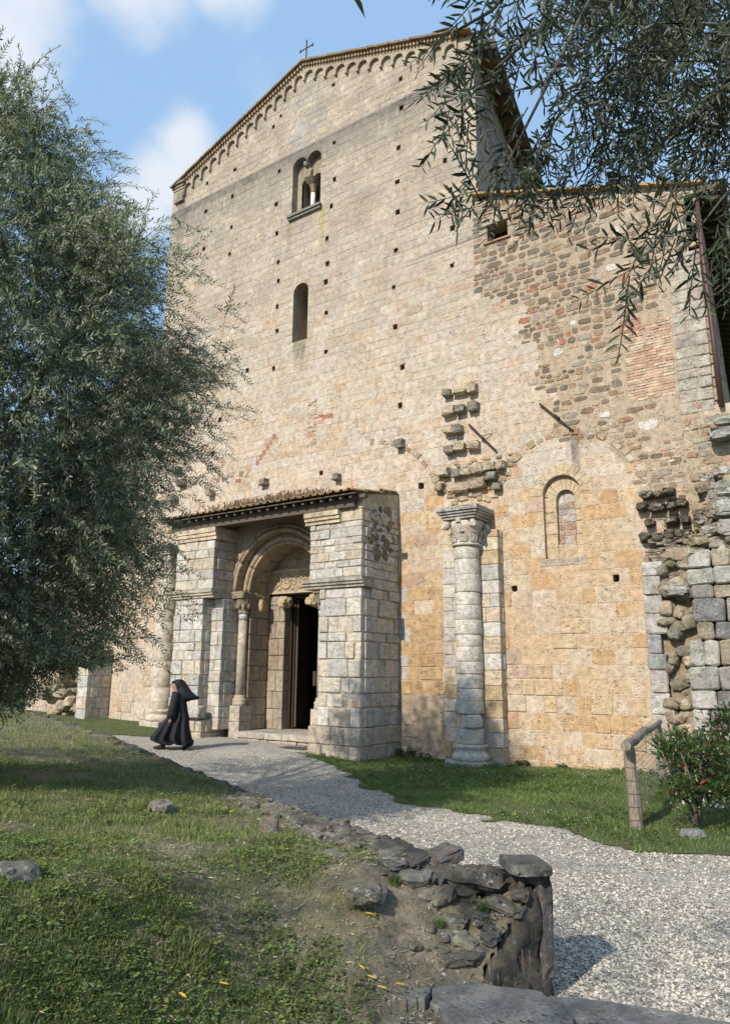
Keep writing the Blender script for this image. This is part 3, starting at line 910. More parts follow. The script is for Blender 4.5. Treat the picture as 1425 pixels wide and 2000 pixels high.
# --- projecting broken stones
CORB = [(-3.93, 9.1, .26), (-3.56, 9.11, .42), (-3.21, 9.09, .26), (-3.9, 8.6, .36), (-3.56, 8.58, .3), (-3.2, 8.59, .3), (-3.9, 8.08, .3), (-3.62, 8.05, .22), (-3.89, 7.54, .26), (-3.6, 7.57, .34), (-3.22, 7.56, .34), (-4.05, 6.98, .36), (-3.67, 6.89, .3), (-3.43, 6.91, .3), (-3.12, 6.9, .34), (-2.8, 6.94, .34), (-2.48, 6.93, .24), (-3.6, 6.5, .5), (-3.11, 6.55, .5), (-4.2, 6.6, .24), (-2.75, 6.68, .3), (-2.6, 6.4, .22), (-14.3, 8.6, .4), (-14.0, 8.1, .35), (-14.4, 7.6, .4), (-12.6, 7.55, .26), (-10.3, 7.6, .3), (-7.5, 7.35, .24), (-5.4, 7.98, .26)]
for (u, v, w) in CORB:
    mb = MB()
    dk = R.random()
    rock(mb, (u, -0.05, v), (w / 2 * .95, 0.15 + R.uniform(0, .05), R.uniform(.09, .125)), box=.32, amp=.22, rz=R.uniform(-.15, .15), tilt=(R.uniform(-.1, .1), R.uniform(-.1, .1)), sub=3, col=jit((0.27, 0.25, 0.20) if dk < .6 else (0.43, 0.355, 0.26), .15))
    mb.obj('jutting_stone', MT['lichen'] if dk < .8 else MT['core'], facade)
CORB2 = [(0.87, 5.72, .25), (1.1, 5.71, .18), (1.32, 5.74, .25), (0.75, 5.47, .24), (1.07, 5.43, .34), (1.36, 5.42, .2), (1.56, 5.46, .2), (0.88, 5.11, .2), (1.33, 5.11, .26), (1.6, 5.1, .18), (0.78, 4.82, .25), (1.02, 4.78, .24), (1.26, 4.82, .2), (1.47, 4.8, .18), (1.64, 4.78, .2)]
for (u, v, w) in CORB2:
    mb = MB(); rock(mb, (u, -0.05, v), (w / 2, 0.22, R.uniform(.075, .105)), box=.55, amp=.28, sub=3, col=jit((0.15, 0.125, 0.09), .2)); mb.obj('jutting_stone', MT['lichen'], facade)
# small bits of mortar and chips between them
chips = MB()
for k in range(120):
    u = R.uniform(-4.3, -2.2); v = R.uniform(5.95, 7.2)
    if abs(u + 3.3) > .55 + (v - 5.9) * .6: continue
    rock(chips, (u, 0.0, v), (R.uniform(.05, .15), .05, R.uniform(.03, .08)), box=.6, amp=.2, sub=1, col=jit(R.choice([(0.50, 0.38, 0.24), (0.42, 0.28, 0.15), (0.30, 0.24, 0.17), (0.48, 0.42, 0.34)]), .15))
tag(chips.obj('stone_chips', MT['core'], facade), kind='stuff')

# --- corbel-arch band under the gable, rake tiles, cross
def corbel_bay(u0, u1, r):
    vb0, vb1 = rake(u0) - .62, rake(u1) - .62
    uc = (u0 + u1) / 2; rr = (u1 - u0) / 2 - r
    vs_ = (vb0 + vb1) / 2 + .10
    pts = [(u0, rake(u0) - .02), (u0, vb0), (u0 + r, vb0)]
    for i in range(0, 9): a = PI - PI * i / 8; pts.append((uc + rr * math.cos(a), vs_ + .08 + rr * math.sin(a)))
    pts += [(u1 - r, vb1), (u1, vb1), (u1, rake(u1) - .02)]
    k = len(pts); d = 0.10
    vv = [FF.p(a, b, d) for a, b in pts] + [FF.p(a, b, -.02) for a, b in pts]
    # front as strips (non convex): split into quads from the top edge
    mb = MB(); top = lambda a: rake(a) - .02
    col = jit((0.48, 0.40, 0.30), .08)
    low = pts[1:-1]
    for i in range(len(low) - 1):
        a, b = low[i], low[i + 1]
        if abs(a[0] - b[0]) < 1e-6: continue
        mb.add([FF.p(a[0], a[1], d), FF.p(b[0], b[1], d), FF.p(b[0], top(b[0]), d), FF.p(a[0], top(a[0]), d)], [(0, 1, 2, 3)], col)
    for i in range(k - 1):
        a, b = pts[i], pts[i + 1]
        mb.add([FF.p(*a, d), FF.p(*a, -.02), FF.p(*b, -.02), FF.p(*b, d)], [(0, 1, 2, 3)], col)
    mb.obj('corbel_arch', MT['facade'], church)


nb = 13
for i in range(nb): corbel_bay(-14.95 + i * 5.75 / nb, -14.95 + (i + 1) * 5.75 / nb, .045)
for i in range(nb): corbel_bay(-9.2 + i * 5.75 / nb, -9.2 + (i + 1) * 5.75 / nb, .045)
dent = MB()
for i in range(96):
    u = -15.0 + i * 0.1208
    t = rake(u)
    dent.box(u, u + .065, -0.19, 0, t - .13, t - .0, jit((0.40, 0.30, 0.20), .15))
tag(dent.obj('dentil_course', MT['core'], church), kind='stuff')
for sgn in (-1, 1):
    L_ = 6.25 if sgn < 0 else 6.2
    nt_ = 16
    for i in range(nt_):
        a = i * L_ / nt_; b = (i + 1) * L_ / nt_ + .04
        ua, ub = -9.2 + sgn * a, -9.2 + sgn * b
        va, vb = rake(ua) + .012 * (i % 2) + R.uniform(0, .012), rake(ub) + R.uniform(0, .012)
        mb = MB(); y0, y1 = -0.27, 0.4
        mb.add([(ua, y0, va), (ub, y0, vb), (ub, y1, vb), (ua, y1, va), (ua, y0, va + .075), (ub, y0, vb + .075), (ub, y1, vb + .075), (ua, y1, va + .075)],
               [(0, 3, 2, 1), (4, 5, 6, 7), (0, 1, 5, 4), (1, 2, 6, 5), (2, 3, 7, 6), (3, 0, 4, 7)] if sgn > 0 else [(0, 1, 2, 3), (7, 6, 5, 4), (4, 5, 1, 0), (5, 6, 2, 1), (6, 7, 3, 2), (7, 4, 0, 3)], jit((0.20, 0.14, 0.09), .15))
        mb.obj('roof_tile', MT['tile2'], church)
# corner pilaster strip with its little cornice on the left edge
mb = MB()
for k in range(5): mb.box(-15.46, -14.97, -0.10, 0.02, 19.25 + k * .16, 19.25 + (k + 1) * .16 - .006, jit((0.46, 0.40, 0.31), .08))
mb.obj('corner_strip', MT['facade'], church)
mb = MB(); mb.box(-15.60, -14.85, -0.24, 0.1, 20.02 - .10, 20.0 - .02, (0.4, 0.36, 0.3)); mb.box(-15.54, -14.91, -0.17, 0.1, 19.82, 19.917, (0.42, 0.37, 0.3)); mb.box(-15.49, -14.94, -0.13, 0.1, 19.72, 19.815, (0.42, 0.37, 0.3))
mb.obj('corner_cornice', MT['facade'], church)
mb = MB()
tube(mb, [(-9.15, -0.05, 22.2), (-9.15, -0.05, 23.1)], .022, 6); tube(mb, [(-9.42, -0.05, 22.82), (-8.88, -0.05, 22.82)], .02, 6)
for (a, b) in ((-9.42, 22.82), (-8.88, 22.82), (-9.15, 23.1)): tube(mb, [(a - .001, -.05, b - .05), (a, -.05, b + .05)], .026, 6)
mb.obj('iron_cross', MT['iron'], church)

# --- body of the building behind the front
mb = MB()
D_ = 32.0
mb.add([(-3.1, .02, 8), (-3.1 - .17 * D_, D_, 8), (-3.1 - .17 * D_, D_, 19.0), (-3.1, .02, 20.0)], [(0, 1, 2, 3)], (0.40, 0.33, 0.25))
mb.add([(-15.38, .02, 8), (-15.38, D_, 8), (-15.38, D_, 20.0), (-15.38, .02, 20.0)], [(3, 2, 1, 0)], (0.40, 0.33, 0.25))
mb.add([(2.40, .02, -.5), (2.40 - .1 * D_, D_, -.5), (2.40 - .1 * D_, D_, 12.7), (2.40, .02, 12.7)], [(0, 1, 2, 3)], (0.38, 0.31, 0.24))
mb.add([(-22, .02, -.5), (-22, D_, -.5), (-22, D_, 12.3), (-22, .02, 12.3)], [(3, 2, 1, 0)], (0.38, 0.31, 0.24))
mb.add([(-22, D_, -.5), (2.4, D_, -.5), (2.4, D_, 12), (-22, D_, 12)], [(0, 1, 2, 3)], (0.38, 0.31, 0.24))
mb.add([(-15.4, D_, 12), (-3.1, D_, 12), (-3.1, D_, 20), (-9.2, D_, 22.2), (-15.4, D_, 20)], [(0, 1, 2, 3, 4)], (0.38, 0.31, 0.24))
side = mb.obj('side_walls', MT['facade'], church)
for (u_, tp, z0, z1, ye) in ((-3.1, .17, 13.0, 19.7, 9.0), (2.40, .10, 6.5, 12.5, 9.0)):
    L_ = math.hypot(1, tp); fs_ = Frame((u_, 0, 0), (-tp / L_, 1 / L_, 0), (1 / L_, tp / L_, 0)); sb = MB()
    for q in lay_courses(.05, ye, z0, z1, (.22, .32), (.3, .7)):
        if R.random() < .1: continue
        stone_poly(sb, fs_, rect_poly(q[0] + .012, q[1] + .012, q[2] - .012, q[3] - .012), -.08, R.uniform(.005, .03), .012, jit(R.choice([(0.42, 0.33, 0.235), (0.46, 0.39, 0.30), (0.36, 0.27, 0.19)]), .12))
    tag(sb.obj('side_wall_stones', MT['facade'], side), kind='stuff')
mb = MB()
def slab(mb, u0, z0, u1, z1, y0, y1, th, col):
    mb.add([(u0, y0, z0), (u1, y0, z1), (u1, y1, z1), (u0, y1, z0), (u0, y0, z0 + th), (u1, y0, z1 + th), (u1, y1, z1 + th), (u0, y1, z0 + th)],
           [(0, 3, 2, 1), (4, 5, 6, 7), (0, 1, 5, 4), (1, 2, 6, 5), (2, 3, 7, 6), (3, 0, 4, 7)], col)
zt = -.17 * D_
mb.add([(-9.2, .38, rake(-9.2)), (-2.45, .38, rake(-2.45)), (-2.45 + zt, D_, rake(-2.45)), (-9.2, D_, rake(-9.2)), (-9.2, .38, rake(-9.2) + .09), (-2.45, .38, rake(-2.45) + .09), (-2.45 + zt, D_, rake(-2.45) + .09), (-9.2, D_, rake(-9.2) + .09)], [(0, 3, 2, 1), (4, 5, 6, 7), (0, 1, 5, 4), (1, 2, 6, 5), (2, 3, 7, 6), (3, 0, 4, 7)], (0.17, 0.12, 0.08))
slab(mb, -16.05, rake(-16.05) - .01, -9.2, rake(-9.2) - .01, 0.38, D_, .09, (0.17, 0.12, 0.08))
a0_, a1_ = aroof(-3.08) + .02, aroof(2.92) + .02
mb.add([(-3.08, .25, a0_), (2.92, .25, a1_), (2.92 - .1 * D_, D_, a1_), (-6.5, D_, a0_), (-3.08, .25, a0_ + .08), (2.92, .25, a1_ + .08), (2.92 - .1 * D_, D_, a1_ + .08), (-6.5, D_, a0_ + .08)], [(0, 3, 2, 1), (4, 5, 6, 7), (0, 1, 5, 4), (1, 2, 6, 5), (2, 3, 7, 6), (3, 0, 4, 7)], (0.17, 0.12, 0.08))
slab(mb, -22.9, aroofL(-22.9) + .02, -15.4, aroofL(-15.4) + .02, 0.25, D_, .08, (0.17, 0.12, 0.08))
mb.obj('roof', MT['tile2'], church)
for k in range(34):                                                                       # rafters under the eaves
    mb = MB(); y = 0.35 + k * .40; q_ = -.1 * y
    mb.add([(2.42 + q_, y, aroof(2.42) - .13), (2.90 + q_, y, aroof(2.90) - .13), (2.90 + q_, y + .12, aroof(2.90) - .13), (2.42 + q_, y + .12, aroof(2.42) - .13), (2.42 + q_, y, aroof(2.42)), (2.90 + q_, y, aroof(2.9)), (2.90 + q_, y + .12, aroof(2.9)), (2.42 + q_, y + .12, aroof(2.42))], [(0, 3, 2, 1), (4, 5, 6, 7), (0, 1, 5, 4), (1, 2, 6, 5), (2, 3, 7, 6), (3, 0, 4, 7)]); mb.obj('rafter', MT['wood'], church)
for k in range(16):
    mb = MB(); y = 0.6 + k * .9
    slab(mb, -3.08 - .17 * y, rake(-3.08) - .16, -2.47 - .17 * y, rake(-2.47) - .16, y, y + .16, .15, (0.2, 0.14, 0.09)); mb.obj('rafter', MT['wood'], church)
mb = MB(); tube(mb, [(2.97, -.2, aroof(2.95) - .02), (2.97 - .1 * D_, D_, aroof(2.95) - .02)], .07, 8); mb.obj('eaves_gutter', MT['pipe'], church, True)
mb = MB(); mb.box(2.36, 2.92, -0.14, -0.08, aroof(2.9) - .10, aroof(2.9) + .06); mb.obj('eaves_board', MT['wood'], church)
mb = MB(); slab(mb, -3.05, rake(-3.05) - .16, -2.45, rake(-2.45) - .16, 0.42, 0.5, .2, (0.2, 0.14, 0.1)); mb.obj('eaves_board', MT['wood'], church)
# aisle roof edge: thin clay slabs lapping along the slope
for i in range(20):
    a = -3.12 + i * .283; b = a + .315
    mb = MB(); slab(mb, a, aroof(a) + .012 + R.uniform(0, .015), b, aroof(b) - .012 + R.uniform(0, .015), -0.17, 0.3, .055, jit((0.34, 0.22, 0.12), .2)); mb.obj('roof_tile', MT['tile'], church)
for i in range(20):
    a = -22.4 + i * .35; b = a + .39
    mb = MB(); slab(mb, a, aroofL(a) - .012, b, aroofL(b) + .012, -0.17, 0.3, .055, jit((0.34, 0.22, 0.12), .2)); mb.obj('roof_tile', MT['tile'], church)
# small square window of the aisle
mb = MB(); u0, v0, u1, v1 = AWIN
for (p0, p1) in (((u0, v0), (u1, v0)), ((u1, v0), (u1, v1)), ((u1, v1), (u0, v1)), ((u0, v1), (u0, v0))):
    mb.add([FF.p(*p0, 0), FF.p(*p1, 0), FF.p(*p1, -.5), FF.p(*p0, -.5)], [(0, 1, 2, 3)], (0.35, 0.27, 0.18))
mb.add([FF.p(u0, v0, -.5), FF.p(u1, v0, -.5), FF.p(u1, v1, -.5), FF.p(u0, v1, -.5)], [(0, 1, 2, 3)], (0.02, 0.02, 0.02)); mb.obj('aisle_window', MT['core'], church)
mb = MB(); mb.box(u0 - .14, u1 + .12, -.05, .1, v1 - .01, v1 + .12, (0.46, 0.38, 0.3)); mb.obj('window_lintel', MT['facade'], church)
mb = MB(); mb.box(u0 - .10, u1 + .08, -.05, .1, v0 - .05, v0 + .0, (0.42, 0.25, 0.16)); mb.obj('window_sill', MT['core'], church)

# --- recesses
def reveal(mb, prof, d0, d1, col, back=None, fr=FF):
    k = len(prof)
    vs_ = [fr.p(a, b, d0) for a, b in prof] + [fr.p(a, b, d1) for a, b in prof]
    mb.add(vs_, [(i, (i + 1) % k, k + (i + 1) % k, k + i) for i in range(k)], col)
    if back: mb.add([fr.p(a, b, d1) for a, b in prof], [tuple(range(k))], back)


def arch_prof(u0, u1, v0, vs_, n=12):
    uc, r = (u0 + u1) / 2, (u1 - u0) / 2
    return [(u0, v0), (u1, v0)] + [(uc + r * math.cos(PI * i / n), vs_ + r * math.sin(PI * i / n)) for i in range(n + 1)]


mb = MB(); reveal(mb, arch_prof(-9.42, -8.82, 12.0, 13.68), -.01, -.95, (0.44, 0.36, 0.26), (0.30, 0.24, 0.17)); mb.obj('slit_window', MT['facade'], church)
mb = MB(); rr = arch_prof(-1.50, -0.60, 4.53, 6.03); reveal(mb, rr, -.012, -.12, (0.50, 0.39, 0.26))
ri = arch_prof(-1.22, -0.78, 4.87, 5.93); reveal(mb, ri, -.12, -.24, (0.48, 0.37, 0.25), (0.44, 0.37, 0.30)); niche = mb.obj('blind_window', MT['facade'], church)
# face between the two orders of the niche, built of stones
mb = MB()
NI = lay_courses(-1.5, -1.22, 4.53, 6.0, (.22, .34), (.3, .4)) + lay_courses(-.78, -.6, 4.53, 6.0, (.22, .34), (.3, .4)) + [(-1.22, 4.53, -.78, 4.87)]
F12 = Frame((0, .12, 0), (1, 0, 0), (0, -1, 0)); F24 = Frame((0, .24, 0), (1, 0, 0), (0, -1, 0))
for q in NI:
    mb = MB(); stone_poly(mb, F12, rect_poly(q[0] + .002, q[1] + .003, q[2] - .002, q[3] - .003), -.11, 0.004, .006, jit((0.54, 0.42, 0.28), .08)); mb.obj('stone', MT['facade'], niche)
for i in range(9):
    a, b = PI * i / 9, PI * (i + 1) / 9 - .015
    P = [(-1.0 + .22 * math.cos(a), 5.93 + .22 * math.sin(a)), (-1.05 + .45 * math.cos(a), 6.03 + .45 * math.sin(a)), (-1.05 + .45 * math.cos(b), 6.03 + .45 * math.sin(b)), (-1.0 + .22 * math.cos(b), 5.93 + .22 * math.sin(b))]
    mb = MB(); stone_poly(mb, F12, P, -.11, .004, .006, jit((0.54, 0.42, 0.28), .08)); mb.obj('voussoir', MT['facade'], niche)
for q in lay_courses(-1.21, -.79, 4.88, 6.05, (.12, .22), (.14, .3)):
    mb = MB(); stone_poly(mb, F24, rect_poly(q[0] + .01, q[1] + .01, q[2] - .01, q[3] - .01, .01, .03), -.05, .012, .01, jit(R.choice([(0.52, 0.47, 0.40), (0.30, 0.28, 0.25), (0.45, 0.30, 0.22)]), .1)); mb.obj('stone', MT['core'], niche)
for i in range(11):                                                   # voussoirs above the niche
    a, b = PI * i / 11, PI * (i + 1) / 11 - .02
    P = [(-1.05 + .46 * math.cos(a), 6.03 + .46 * math.sin(a)), (-1.05 + .74 * math.cos(a), 6.03 + .74 * math.sin(a)), (-1.05 + .74 * math.cos(b), 6.03 + .74 * math.sin(b)), (-1.05 + .46 * math.cos(b), 6.03 + .46 * math.sin(b))]
    mb = MB(); stone_poly(mb, FF, P, -.10, .012, .006, jit((0.56, 0.45, 0.31), .06)); mb.obj('voussoir', MT['facade'], facade)
mb = MB(); mb.box(-1.60, -.50, -.010, .05, 4.36, 4.52, (0.40, 0.35, 0.28)); mb.obj('niche_sill', MT['facade'], church)

# two-light window
mb = MB()
prof2 = [(-9.62, 16.52), (-8.43, 16.52), (-8.43, 18.33)] + [(-8.73 + .30 * math.cos(PI * i / 10), 18.33 + .30 * math.sin(PI * i / 10)) for i in range(1, 10)] + [(-9.03, 18.30)] + [(-9.325 + .295 * math.cos(PI * i / 10), 18.33 + .295 * math.sin(PI * i / 10)) for i in range(1, 11)]
reveal(mb, prof2, -.012, -.26, (0.46, 0.36, 0.24))
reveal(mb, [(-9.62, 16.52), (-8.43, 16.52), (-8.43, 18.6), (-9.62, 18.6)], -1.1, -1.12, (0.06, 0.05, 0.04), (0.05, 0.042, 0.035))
reveal(mb, [(-9.36, 16.52), (-8.60, 16.52), (-8.60, 17.9), (-9.36, 17.9)], -.27, -1.1, (0.42, 0.33, 0.22))
bif = mb.obj('two_light_window', MT['facade'], church)
F26 = Frame((0, .26, 0), (1, 0, 0), (0, -1, 0))
mb = MB(); cI = (0.50, 0.40, 0.27)
mb.add([F26.p(-9.64, 16.5, 0), F26.p(-9.42, 16.5, 0), F26.p(-9.42, 18.7, 0), F26.p(-9.64, 18.7, 0)], [(0, 1, 2, 3)], cI)
mb.add([F26.p(-8.56, 16.5, 0), F26.p(-8.41, 16.5, 0), F26.p(-8.41, 18.7, 0), F26.p(-8.56, 18.7, 0)], [(0, 1, 2, 3)], cI)
for uc in (-9.2, -8.78):
    r = .20
    top = [(uc + .215 * (2 * i / 10 - 1), 18.7) for i in range(11)]
    arc = [(uc - r * math.cos(PI * i / 10), 17.78 + r * math.sin(PI * i / 10)) for i in range(11)]
    for i in range(10): mb.add([F26.p(*arc[i], 0), F26.p(*arc[i + 1], 0), F26.p(*top[i + 1], 0), F26.p(*top[i], 0)], [(0, 1, 2, 3)], cI); mb.add([F26.p(*arc[i], 0), F26.p(*arc[i], -.3), F26.p(*arc[i + 1], -.3), F26.p(*arc[i + 1], 0)], [(0, 1, 2, 3)], cI)
mb.box(-9.02, -8.96, .24, .5, 17.78, 18.7, cI)
mb.obj('inner_arches', MT['facade'], bif)
mb = MB(); lathe(mb, -8.99, .33, [(.085, 16.55), (.083, 17.0), (.078, 17.36)], 18, (0.66, 0.64, 0.62)); mb.obj('shaft', simple('white_marble', (0.66, 0.64, 0.62), .5, var=.08), bif, smooth=True)
mb = MB(); lathe(mb, -8.99, .33, [(.095, 17.36), (.10, 17.39), (.085, 17.41), (.10, 17.52), (.14, 17.62), (.13, 17.64), (.17, 17.66)], 14, (0.36, 0.29, 0.2), .05)
mb.add([(-9.16, .02, 17.80), (-8.82, .02, 17.80), (-8.82, .62, 17.80), (-9.16, .62, 17.80), (-9.12, .18, 17.65), (-8.86, .18, 17.65), (-8.86, .48, 17.65), (-9.12, .48, 17.65)], [(0, 1, 2, 3), (7, 6, 5, 4), (0, 4, 5, 1), (1, 5, 6, 2), (2, 6, 7, 3), (3, 7, 4, 0)], (0.36, 0.29, 0.2)); mb.obj('capital', MT['core'], bif)
mb = MB(); rock(mb, (-9.03, -.0, 18.22), (.07, .12, .10), amp=.2, col=(0.36, 0.33, 0.27)); mb.obj('broken_corbel', MT['lichen'], bif)
mb = MB(); mb.box(-9.72, -8.35, -.14, .3, 16.44, 16.52, (0.2, 0.18, 0.14)); mb.box(-9.70, -8.37, -.09, .3, 16.36, 16.437, (0.2, 0.18, 0.14)); mb.obj('sill', MT['sillstone'], bif)

# --- iron wall ties
for (p0, p1, c0) in (((-1.45, 8.31), (-0.68, 7.49), (-1.02, 7.88)), ((-3.34, 8.14), (-2.61, 7.31), (-2.98, 7.73))):
    mb = MB(); tube(mb, [(p0[0], -.06, p0[1]), (p1[0], -.06, p1[1])], .027, 6); tube(mb, [(c0[0] - .05, -.12, c0[1] + .05), (c0[0] + .05, -.12, c0[1] - .05)], .03, 6)
    tube(mb, [(c0[0], .02, c0[1]), (c0[0], -.13, c0[1])], .03, 6); mb.obj('iron_wall_tie', MT['iron'], church)
mb = MB(); tube(mb, [(-2.95, -.12, 7.75), (-2.74, -.02, 7.80)], .012, 5); mb.obj('iron_hook', MT['iron'], church)
# downpipe
mb = MB(); tube(mb, [(2.40, -.07, 12.3), (2.42, -.08, 10.8), (2.46, -.08, 9.0), (2.49, -.09, 7.42)], .055, 10); mb.obj('downpipe', MT['pipe'], church, True)

# ---------------- nave columns with capital and base
def big_column(u, zb, zc, broken):
    y = -.43; r0, r1 = .325, .30
    colr = lambda: jit((0.60, 0.56, 0.50) if broken else (0.60, 0.53, 0.44), .06)
    # base
    mb = MB(); mb.box(u - .44, u + .44, y - .44, y + .40, zb - .30, zb - .012, colr()); mb.obj('column_base', MT['white'], church)
    mb = MB(); lathe(mb, u, y, [(.42, zb - .01), (.445, zb + .05), (.43, zb + .12), (.37, zb + .15), (.345, zb + .20), (.36, zb + .24), (.395, zb + .27), (.395, zb + .32), (.345, zb + .345)], 32, colr(), .004); mb.obj('base_moulding', MT['white'], church, True)
    z = zb + .35; i = 0
    while z < zc - .02:
        h = R.uniform(.27, .42) if broken else R.uniform(.5, .95)
        if z + h > zc - .15: h = zc - z
        t = (z - zb) / (zc - zb); r = r0 + (r1 - r0) * t + (R.uniform(-.014, .012) if broken else 0)
        mb = MB(); g = .006
        if broken and i == 1: r -= .07
        lathe(mb, u + R.uniform(-.006, .006), y, [(r - .016, z + g * .2), (r - .004, z + .010), (r, z + .03), (r + R.uniform(-.002, .004), z + h * .5), (r + R.uniform(-.004, .002), z + h - .03), (r - .005, z + h - .012), (r - .02, z + h - g * .2)] if broken else [(r - .004, z), (r, z + .006), (r, z + h * .5), (r, z + h - .006), (r - .004, z + h)], 40, colr(), .010 if broken else .002)
        mb.obj('column_drum', MT['white'], church, True)
        if broken and i == 1:
            mb = MB(); rock(mb, (u + .12, y - .13, z + h * .5), (.21, .2, h * .49), box=.5, amp=.08, col=colr()); mb.obj('patch_stone', MT['white'], church)
        z += h; i += 1
    cc = (0.56, 0.50, 0.42)
    mb = MB(); lathe(mb, u, y, [(.31, zc), (.355, zc + .02), (.36, zc + .05), (.32, zc + .075), (.31, zc + .12), (.33, zc + .30), (.37, zc + .46), (.42, zc + .60)], 32, cc, .006); mb.obj('capital_bell', MT['white'], church, True)
    for k in range(8):                                                 # leaves of the bell
        a = 2 * PI * k / 8 + .2
        mb = MB(); ca, sa = math.cos(a), math.sin(a)
        for (dz, rad, w_) in ((.12, .325, .10), (.22, .35, .11), (.30, .385, .09), (.35, .415, .06)):
            pass
        vs_ = []; fs_ = []
        prof = [(.10, .325, .10), (.20, .345, .115), (.29, .375, .10), (.345, .42, .06), (.32, .44, .03)]
        for (dz, rad, w_) in prof:
            for s_ in (-1, 0, 1):
                rr_ = rad + (.02 if s_ == 0 else 0); vs_.append((u + ca * rr_ - sa * w_ * s_, y + sa * rr_ + ca * w_ * s_, zc + dz))
        for p in range(len(prof) - 1):
            for q in range(2): fs_.append((p * 3 + q, p * 3 + q + 1, p * 3 + q + 4, p * 3 + q + 3))
        mb.add(vs_, fs_, cc); mb.obj('capital_leaf', MT['white'], church)
    for (sx, sy) in ((-1, -1), (1, -1), (-1, 1), (1, 1)):
        mb = MB(); rock(mb, (u + sx * .36, y + sy * .34, zc + .50), (.085, .085, .10), box=.8, amp=.2, col=cc); tube(mb, [(u + sx * .22, y + sy * .26, zc + .62), (u + sx * .36, y + sy * .36, zc + .56), (u + sx * .43, y + sy * .41, zc + .42)], [.05, .06, .04], 6, cc); mb.obj('volute', MT['white'], church)
    mb = MB(); mb.box(u - .06, u + .06, y - .44, y - .3, zc + .56, zc + .68, cc); mb.obj('capital_boss', MT['white'], church)
    ab = (0.40, 0.38, 0.34)
    mb = MB()
    for (e, za, zb_) in ((.43, .64, .70), (.47, .704, .76), (.51, .764, .82), (.55, .824, .93)): mb.box(u - e, u + e, y - e, .05, zc + za, zc + zb_, ab)
    mb.obj('abacus', MT['lichen'] if broken else MT['white'], church)


big_column(-3.30, 0.02, 4.90, True)
big_column(-13.90, 0.42, 4.90, False)
# pilaster strips behind the columns
def clad_box(parent, name, x0, x1, y0, y1, z0, z1, hr, wr, colf, mat, faces='frl', pr=(0, .01), openings=(), limit=300, gap=.006, bev=.010):
    """stone-faced block: f front (y0), r right (x1), l left (x0)"""
    T = 0.16
    mb = MB(); mb.box(x0 + .02, x1 - .02, y0 + .02, y1, z0, z1 - .01, (0.42, 0.34, 0.25)); core = mb.obj(name, mat, parent)
    rows = []; v = z0
    while v < z1 - .01:
        h = R.uniform(*hr)
        if v + h > z1 - hr[0] * .6: h = z1 - v
        rows.append((v, v + h)); v += h
    k = 0
    for (va, vb) in rows:
        k += 1
        segs = []
        if 'f' in faces: segs.append((Frame((0, y0, 0), (1, 0, 0), (0, -1, 0)), x0, x1, True))
        if 'r' in faces: segs.append((Frame((x1, 0, 0), (0, 1, 0), (1, 0, 0)), y0 + T, y1, False))
        if 'l' in faces: segs.append((Frame((x0, 0, 0), (0, 1, 0), (-1, 0, 0)), y0 + T, y1, False))
        for fr, a, b, isf in segs:
            u = a; first = True
            while u < b - .01:
                w = R.uniform(*wr) * (R.uniform(.5, 1) if first else 1)
                if u + w > b - wr[0] * .6: w = b - u
                first = False
                c_ = colf(); p_ = R.uniform(*pr)
                mb = MB()
                stone_poly(mb, fr, rect_poly(u + gap * .7, va + gap, u + w - gap * .7, vb - gap, .004, .012), -T if isf else -.1, p_, min(bev, w * .3), c_)
                mb.obj('ashlar_block', mat, core)
                u += w
    return core


def c_pale(): return jit(R.choice([(0.56, 0.53, 0.48), (0.60, 0.56, 0.50), (0.52, 0.47, 0.40), (0.44, 0.42, 0.39), (0.58, 0.50, 0.40), (0.50, 0.48, 0.46)]), .07)
def c_pier(): return jit(R.choice([(0.54, 0.505, 0.455), (0.58, 0.545, 0.495), (0.51, 0.46, 0.39), (0.46, 0.44, 0.41), (0.53, 0.46, 0.37), (0.50, 0.475, 0.44), (0.56, 0.51, 0.44)]), .08)
def c_pil(): return jit(R.choice([(0.55, 0.51, 0.45), (0.58, 0.54, 0.48), (0.52, 0.39, 0.24), (0.56, 0.46, 0.34), (0.46, 0.43, 0.40)]), .07)
def c_warm(): return jit(R.choice([(0.50, 0.40, 0.28), (0.52, 0.45, 0.35), (0.46, 0.38, 0.29), (0.44, 0.42, 0.37)]), .07)


clad_box(church, 'pilaster', -4.12, -3.55, -.14, 0, -.35, 5.0, (.30, .42), (.3, .6), c_pil, MT['white'], 'fr')
clad_box(church, 'pilaster', -3.56, -2.56, -.27, 0, -.35, 5.32, (.30, .42), (.3, .7), c_pil, MT['white'], 'fr')
clad_box(church, 'pilaster', -14.7, -13.1, -.16, 0, -.1, 5.0, (.34, .45), (.4, .8), c_warm, MT['white'], 'fr')
# left broken buttress
clad_box(church, 'buttress', -17.55, -17.05, -.9, 0, -.1, 2.6, (.32, .5), (.4, .6), c_pale, MT['white'], 'fr')
clad_box(church, 'buttress', -18.1, -17.58, -.55, 0, -.1, 2.9, (.32, .5), (.4, .6), c_pale, MT['white'], 'fr')
for k in range(26):
    mb = MB(); rock(mb, (R.uniform(-19.9, -18.0), R.uniform(-.75, -.1), .25 + R.random() ** 1.2 * 2.2), (R.uniform(.12, .26), .25, R.uniform(.1, .2)), box=.6, amp=.2, col=jit((0.40, 0.33, 0.24), .2)); mb.obj('core_stone', MT['core'], church)

